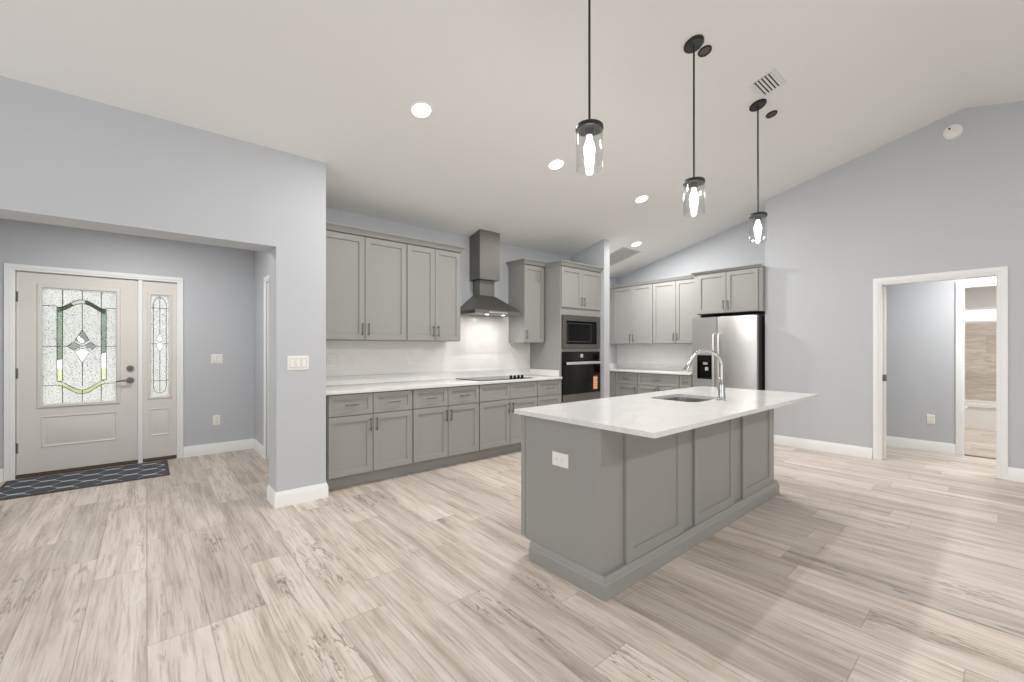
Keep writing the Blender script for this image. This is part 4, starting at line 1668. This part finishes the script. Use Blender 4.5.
# ------------------------------------------------------------------ wall plates
def plate_thing(name, label, loc, rotz, w, h, kind, group=None, count=1):
    """faces local -y"""
    t = thing(name, label, 'switch' if kind == 'switch' else 'socket', loc, rotz, group)
    mb = MB()
    mb.rings([[(-w / 2, 0, -h / 2), (w / 2, 0, -h / 2), (w / 2, 0, h / 2), (-w / 2, 0, h / 2)],
              [(-w / 2, -0.003, -h / 2), (w / 2, -0.003, -h / 2), (w / 2, -0.003, h / 2), (-w / 2, -0.003, h / 2)],
              [(-w / 2 + 0.004, -0.006, -h / 2 + 0.004), (w / 2 - 0.004, -0.006, -h / 2 + 0.004), (w / 2 - 0.004, -0.006, h / 2 - 0.004), (-w / 2 + 0.004, -0.006, h / 2 - 0.004)]])
    mb.build('cover_plate', M['white_plastic'], t)
    if kind == 'switch':
        for k in range(count):
            cx_ = (k - (count - 1) / 2) * 0.046
            mb = MB()
            flat_ring(mb, cx_ - 0.0185, cx_ + 0.0185, -0.036, 0.036, cx_ - 0.0167, cx_ + 0.0167, -0.0342, 0.0342, -0.0055, -0.0063)
            mb.build('rocker_gap', M['plate_gap'], t)
            mb = MB()
            mb.rings([[(cx_ + a, -0.006, z) for a, z in ((-0.0165, -0.034), (0.0165, -0.034), (0.0165, 0.034), (-0.0165, 0.034))],
                      [(cx_ + a, y, z) for a, y, z in ((-0.0155, -0.0125, -0.033), (0.0155, -0.0125, -0.033), (0.0155, -0.0075, 0.033), (-0.0155, -0.0075, 0.033))]])
            mb.build('rocker', M['white_plastic'], t)
    else:
        for s in (-1, 1):
            mb = MB()
            if kind == 'wide':
                cx_, cz_ = s * 0.021, 0
            else:
                cx_, cz_ = 0, s * 0.021
            hw, hh = (0.0165, 0.017)
            mb.rings([[(cx_ + a * hw, y, cz_ + c_ * hh) for a, c_ in ((-1, -0.7), (-0.7, -1), (0.7, -1), (1, -0.7), (1, 0.7), (0.7, 1), (-0.7, 1), (-1, 0.7))] for y in (-0.006, -0.008)])
            o = mb.build('receptacle', M['white_plastic'], t)
            mb = MB()
            if kind == 'wide':
                for q in (-0.006, 0.006):
                    mb.box(cx_ - 0.002, cx_ + 0.007, -0.0083, -0.0079, q - 0.0014, q + 0.0014)
                mb.cyl((cx_ - 0.008, -0.0079, 0), (cx_ - 0.008, -0.0083, 0), 0.003, 10)
            else:
                for q in (-0.006, 0.006):
                    mb.box(q - 0.0014, q + 0.0014, -0.0083, -0.0079, cz_ - 0.002, cz_ + 0.007)
                mb.cyl((0, -0.0079, cz_ - 0.008), (0, -0.0083, cz_ - 0.008), 0.003, 10)
            mb.build('slots', M['plate_gap'], o)
    return t


plate_thing('light_switch', 'white triple rocker switch on the wall stub left of the kitchen', (0.962, 3.8695, 1.168), 0, 0.165, 0.117, 'switch', None, 3)
plate_thing('light_switch', 'white double switch on the entry wall right of the side light', (0.662, 6.3595, 1.157), 0, 0.118, 0.117, 'switch', None, 2)
plate_thing('wall_socket', 'white socket low on the entry wall below the double switch', (0.657, 6.3595, 0.405), 0, 0.075, 0.118, 'socket')
plate_thing('wall_socket', 'white socket plate on the island end panel', (IX0 + 3.0 - 0.0062, 1.672, 0.658), RB, 0.122, 0.078, 'wide')
plate_thing('wall_socket', 'white socket low on the hallway wall', (HX - 0.0005, 0.668, 0.398), RB, 0.075, 0.118, 'socket')
plate_thing('light_switch', 'white switch plate on the splashback beside the wall stub', (1.445, YA - 0.0085, 1.165), 0, 0.085, 0.117, 'switch', None, 1)
plate_thing('wall_socket', 'white socket on the splashback right of the switch plate', (1.55, YA - 0.0085, 1.165), 0, 0.072, 0.117, 'socket')
plate_thing('wall_socket', 'white socket on the splashback under the wall cabinet seam', (2.335, YA - 0.0085, 1.165), 0, 0.072, 0.117, 'socket')

# ------------------------------------------------------------------ door mat, bath
mat_o = MB()
mat_o.box(-0.605, 0.605, -0.37, 0.37, 0.0, 0.009, 0.003)
o = tag(mat_o.build('door_mat', M['rug']), 'dark slate door mat with pale trellis lines before the front door', 'mat')
o.location = (-0.42, 5.935, 0.0005)

tb = thing('bathtub', 'white bathtub below the beige tiled bathroom wall', 'bathtub', (BX - 0.0125, -0.085, 0), 0)
mb = MB()
L2 = 1.51
mb.rings([[(x, y, 0.0) for x, y in rrect(-0.73, -0.0005, -L2, L2, 0.01, 2)],
          [(x, y, 0.335) for x, y in rrect(-0.73, -0.0005, -L2, L2, 0.01, 2)],
          [(x, y, 0.345) for x, y in rrect(-0.75, -0.0005, -L2, L2, 0.02, 2)],
          [(x, y, 0.392) for x, y in rrect(-0.75, -0.0005, -L2, L2, 0.02, 2)],
          [(x, y, 0.400) for x, y in rrect(-0.742, -0.0005, -L2 + 0.008, L2 - 0.008, 0.02, 2)],
          [(x, y, 0.400) for x, y in rrect(-0.66, -0.07, -L2 + 0.09, L2 - 0.1, 0.08, 2)],
          [(x, y, 0.10) for x, y in rrect(-0.60, -0.13, -L2 + 0.16, L2 - 0.3, 0.08, 2)]])
mb.build('shell', M['porcelain'], tb)
mb = MB()
mb.lathe([(0.028, 0.1005), (0.028, 0.104)], -0.36, -L2 + 0.4, 20)
mb.build('drain', M['chrome'], tb)

to = thing('toilet', 'toilet bowl edge showing beside the bathroom door frame', 'toilet', (9.35, 1.43, 0), 0)


def oval(cy_, rx, ry, z, n=32):
    return [(rx * cos(2 * pi * i / n), cy_ + ry * sin(2 * pi * i / n), z) for i in range(n)]


mb = MB()
mb.rings([oval(-0.36, 0.12, 0.26, 0.0), oval(-0.36, 0.115, 0.25, 0.03), oval(-0.40, 0.11, 0.26, 0.15), oval(-0.50, 0.16, 0.33, 0.28), oval(-0.60, 0.185, 0.36, 0.36), oval(-0.62, 0.19, 0.37, 0.385), oval(-0.62, 0.15, 0.30, 0.385), oval(-0.60, 0.10, 0.2, 0.28)])
mb.build('bowl', M['porcelain'], to)
mb = MB()
mb.rings([oval(-0.62, 0.195, 0.375, 0.386), oval(-0.62, 0.198, 0.378, 0.396), oval(-0.62, 0.19, 0.37, 0.42), oval(-0.62, 0.17, 0.35, 0.425)])
mb.build('seat_lid', M['porcelain'], to)
mb = MB()
mb.box(-0.2, 0.2, -0.235, -0.02, 0.39, 0.74, 0.02, 3)
mb.box(-0.21, 0.21, -0.245, -0.01, 0.742, 0.775, 0.01, 2)
mb.build('tank', M['porcelain'], to)
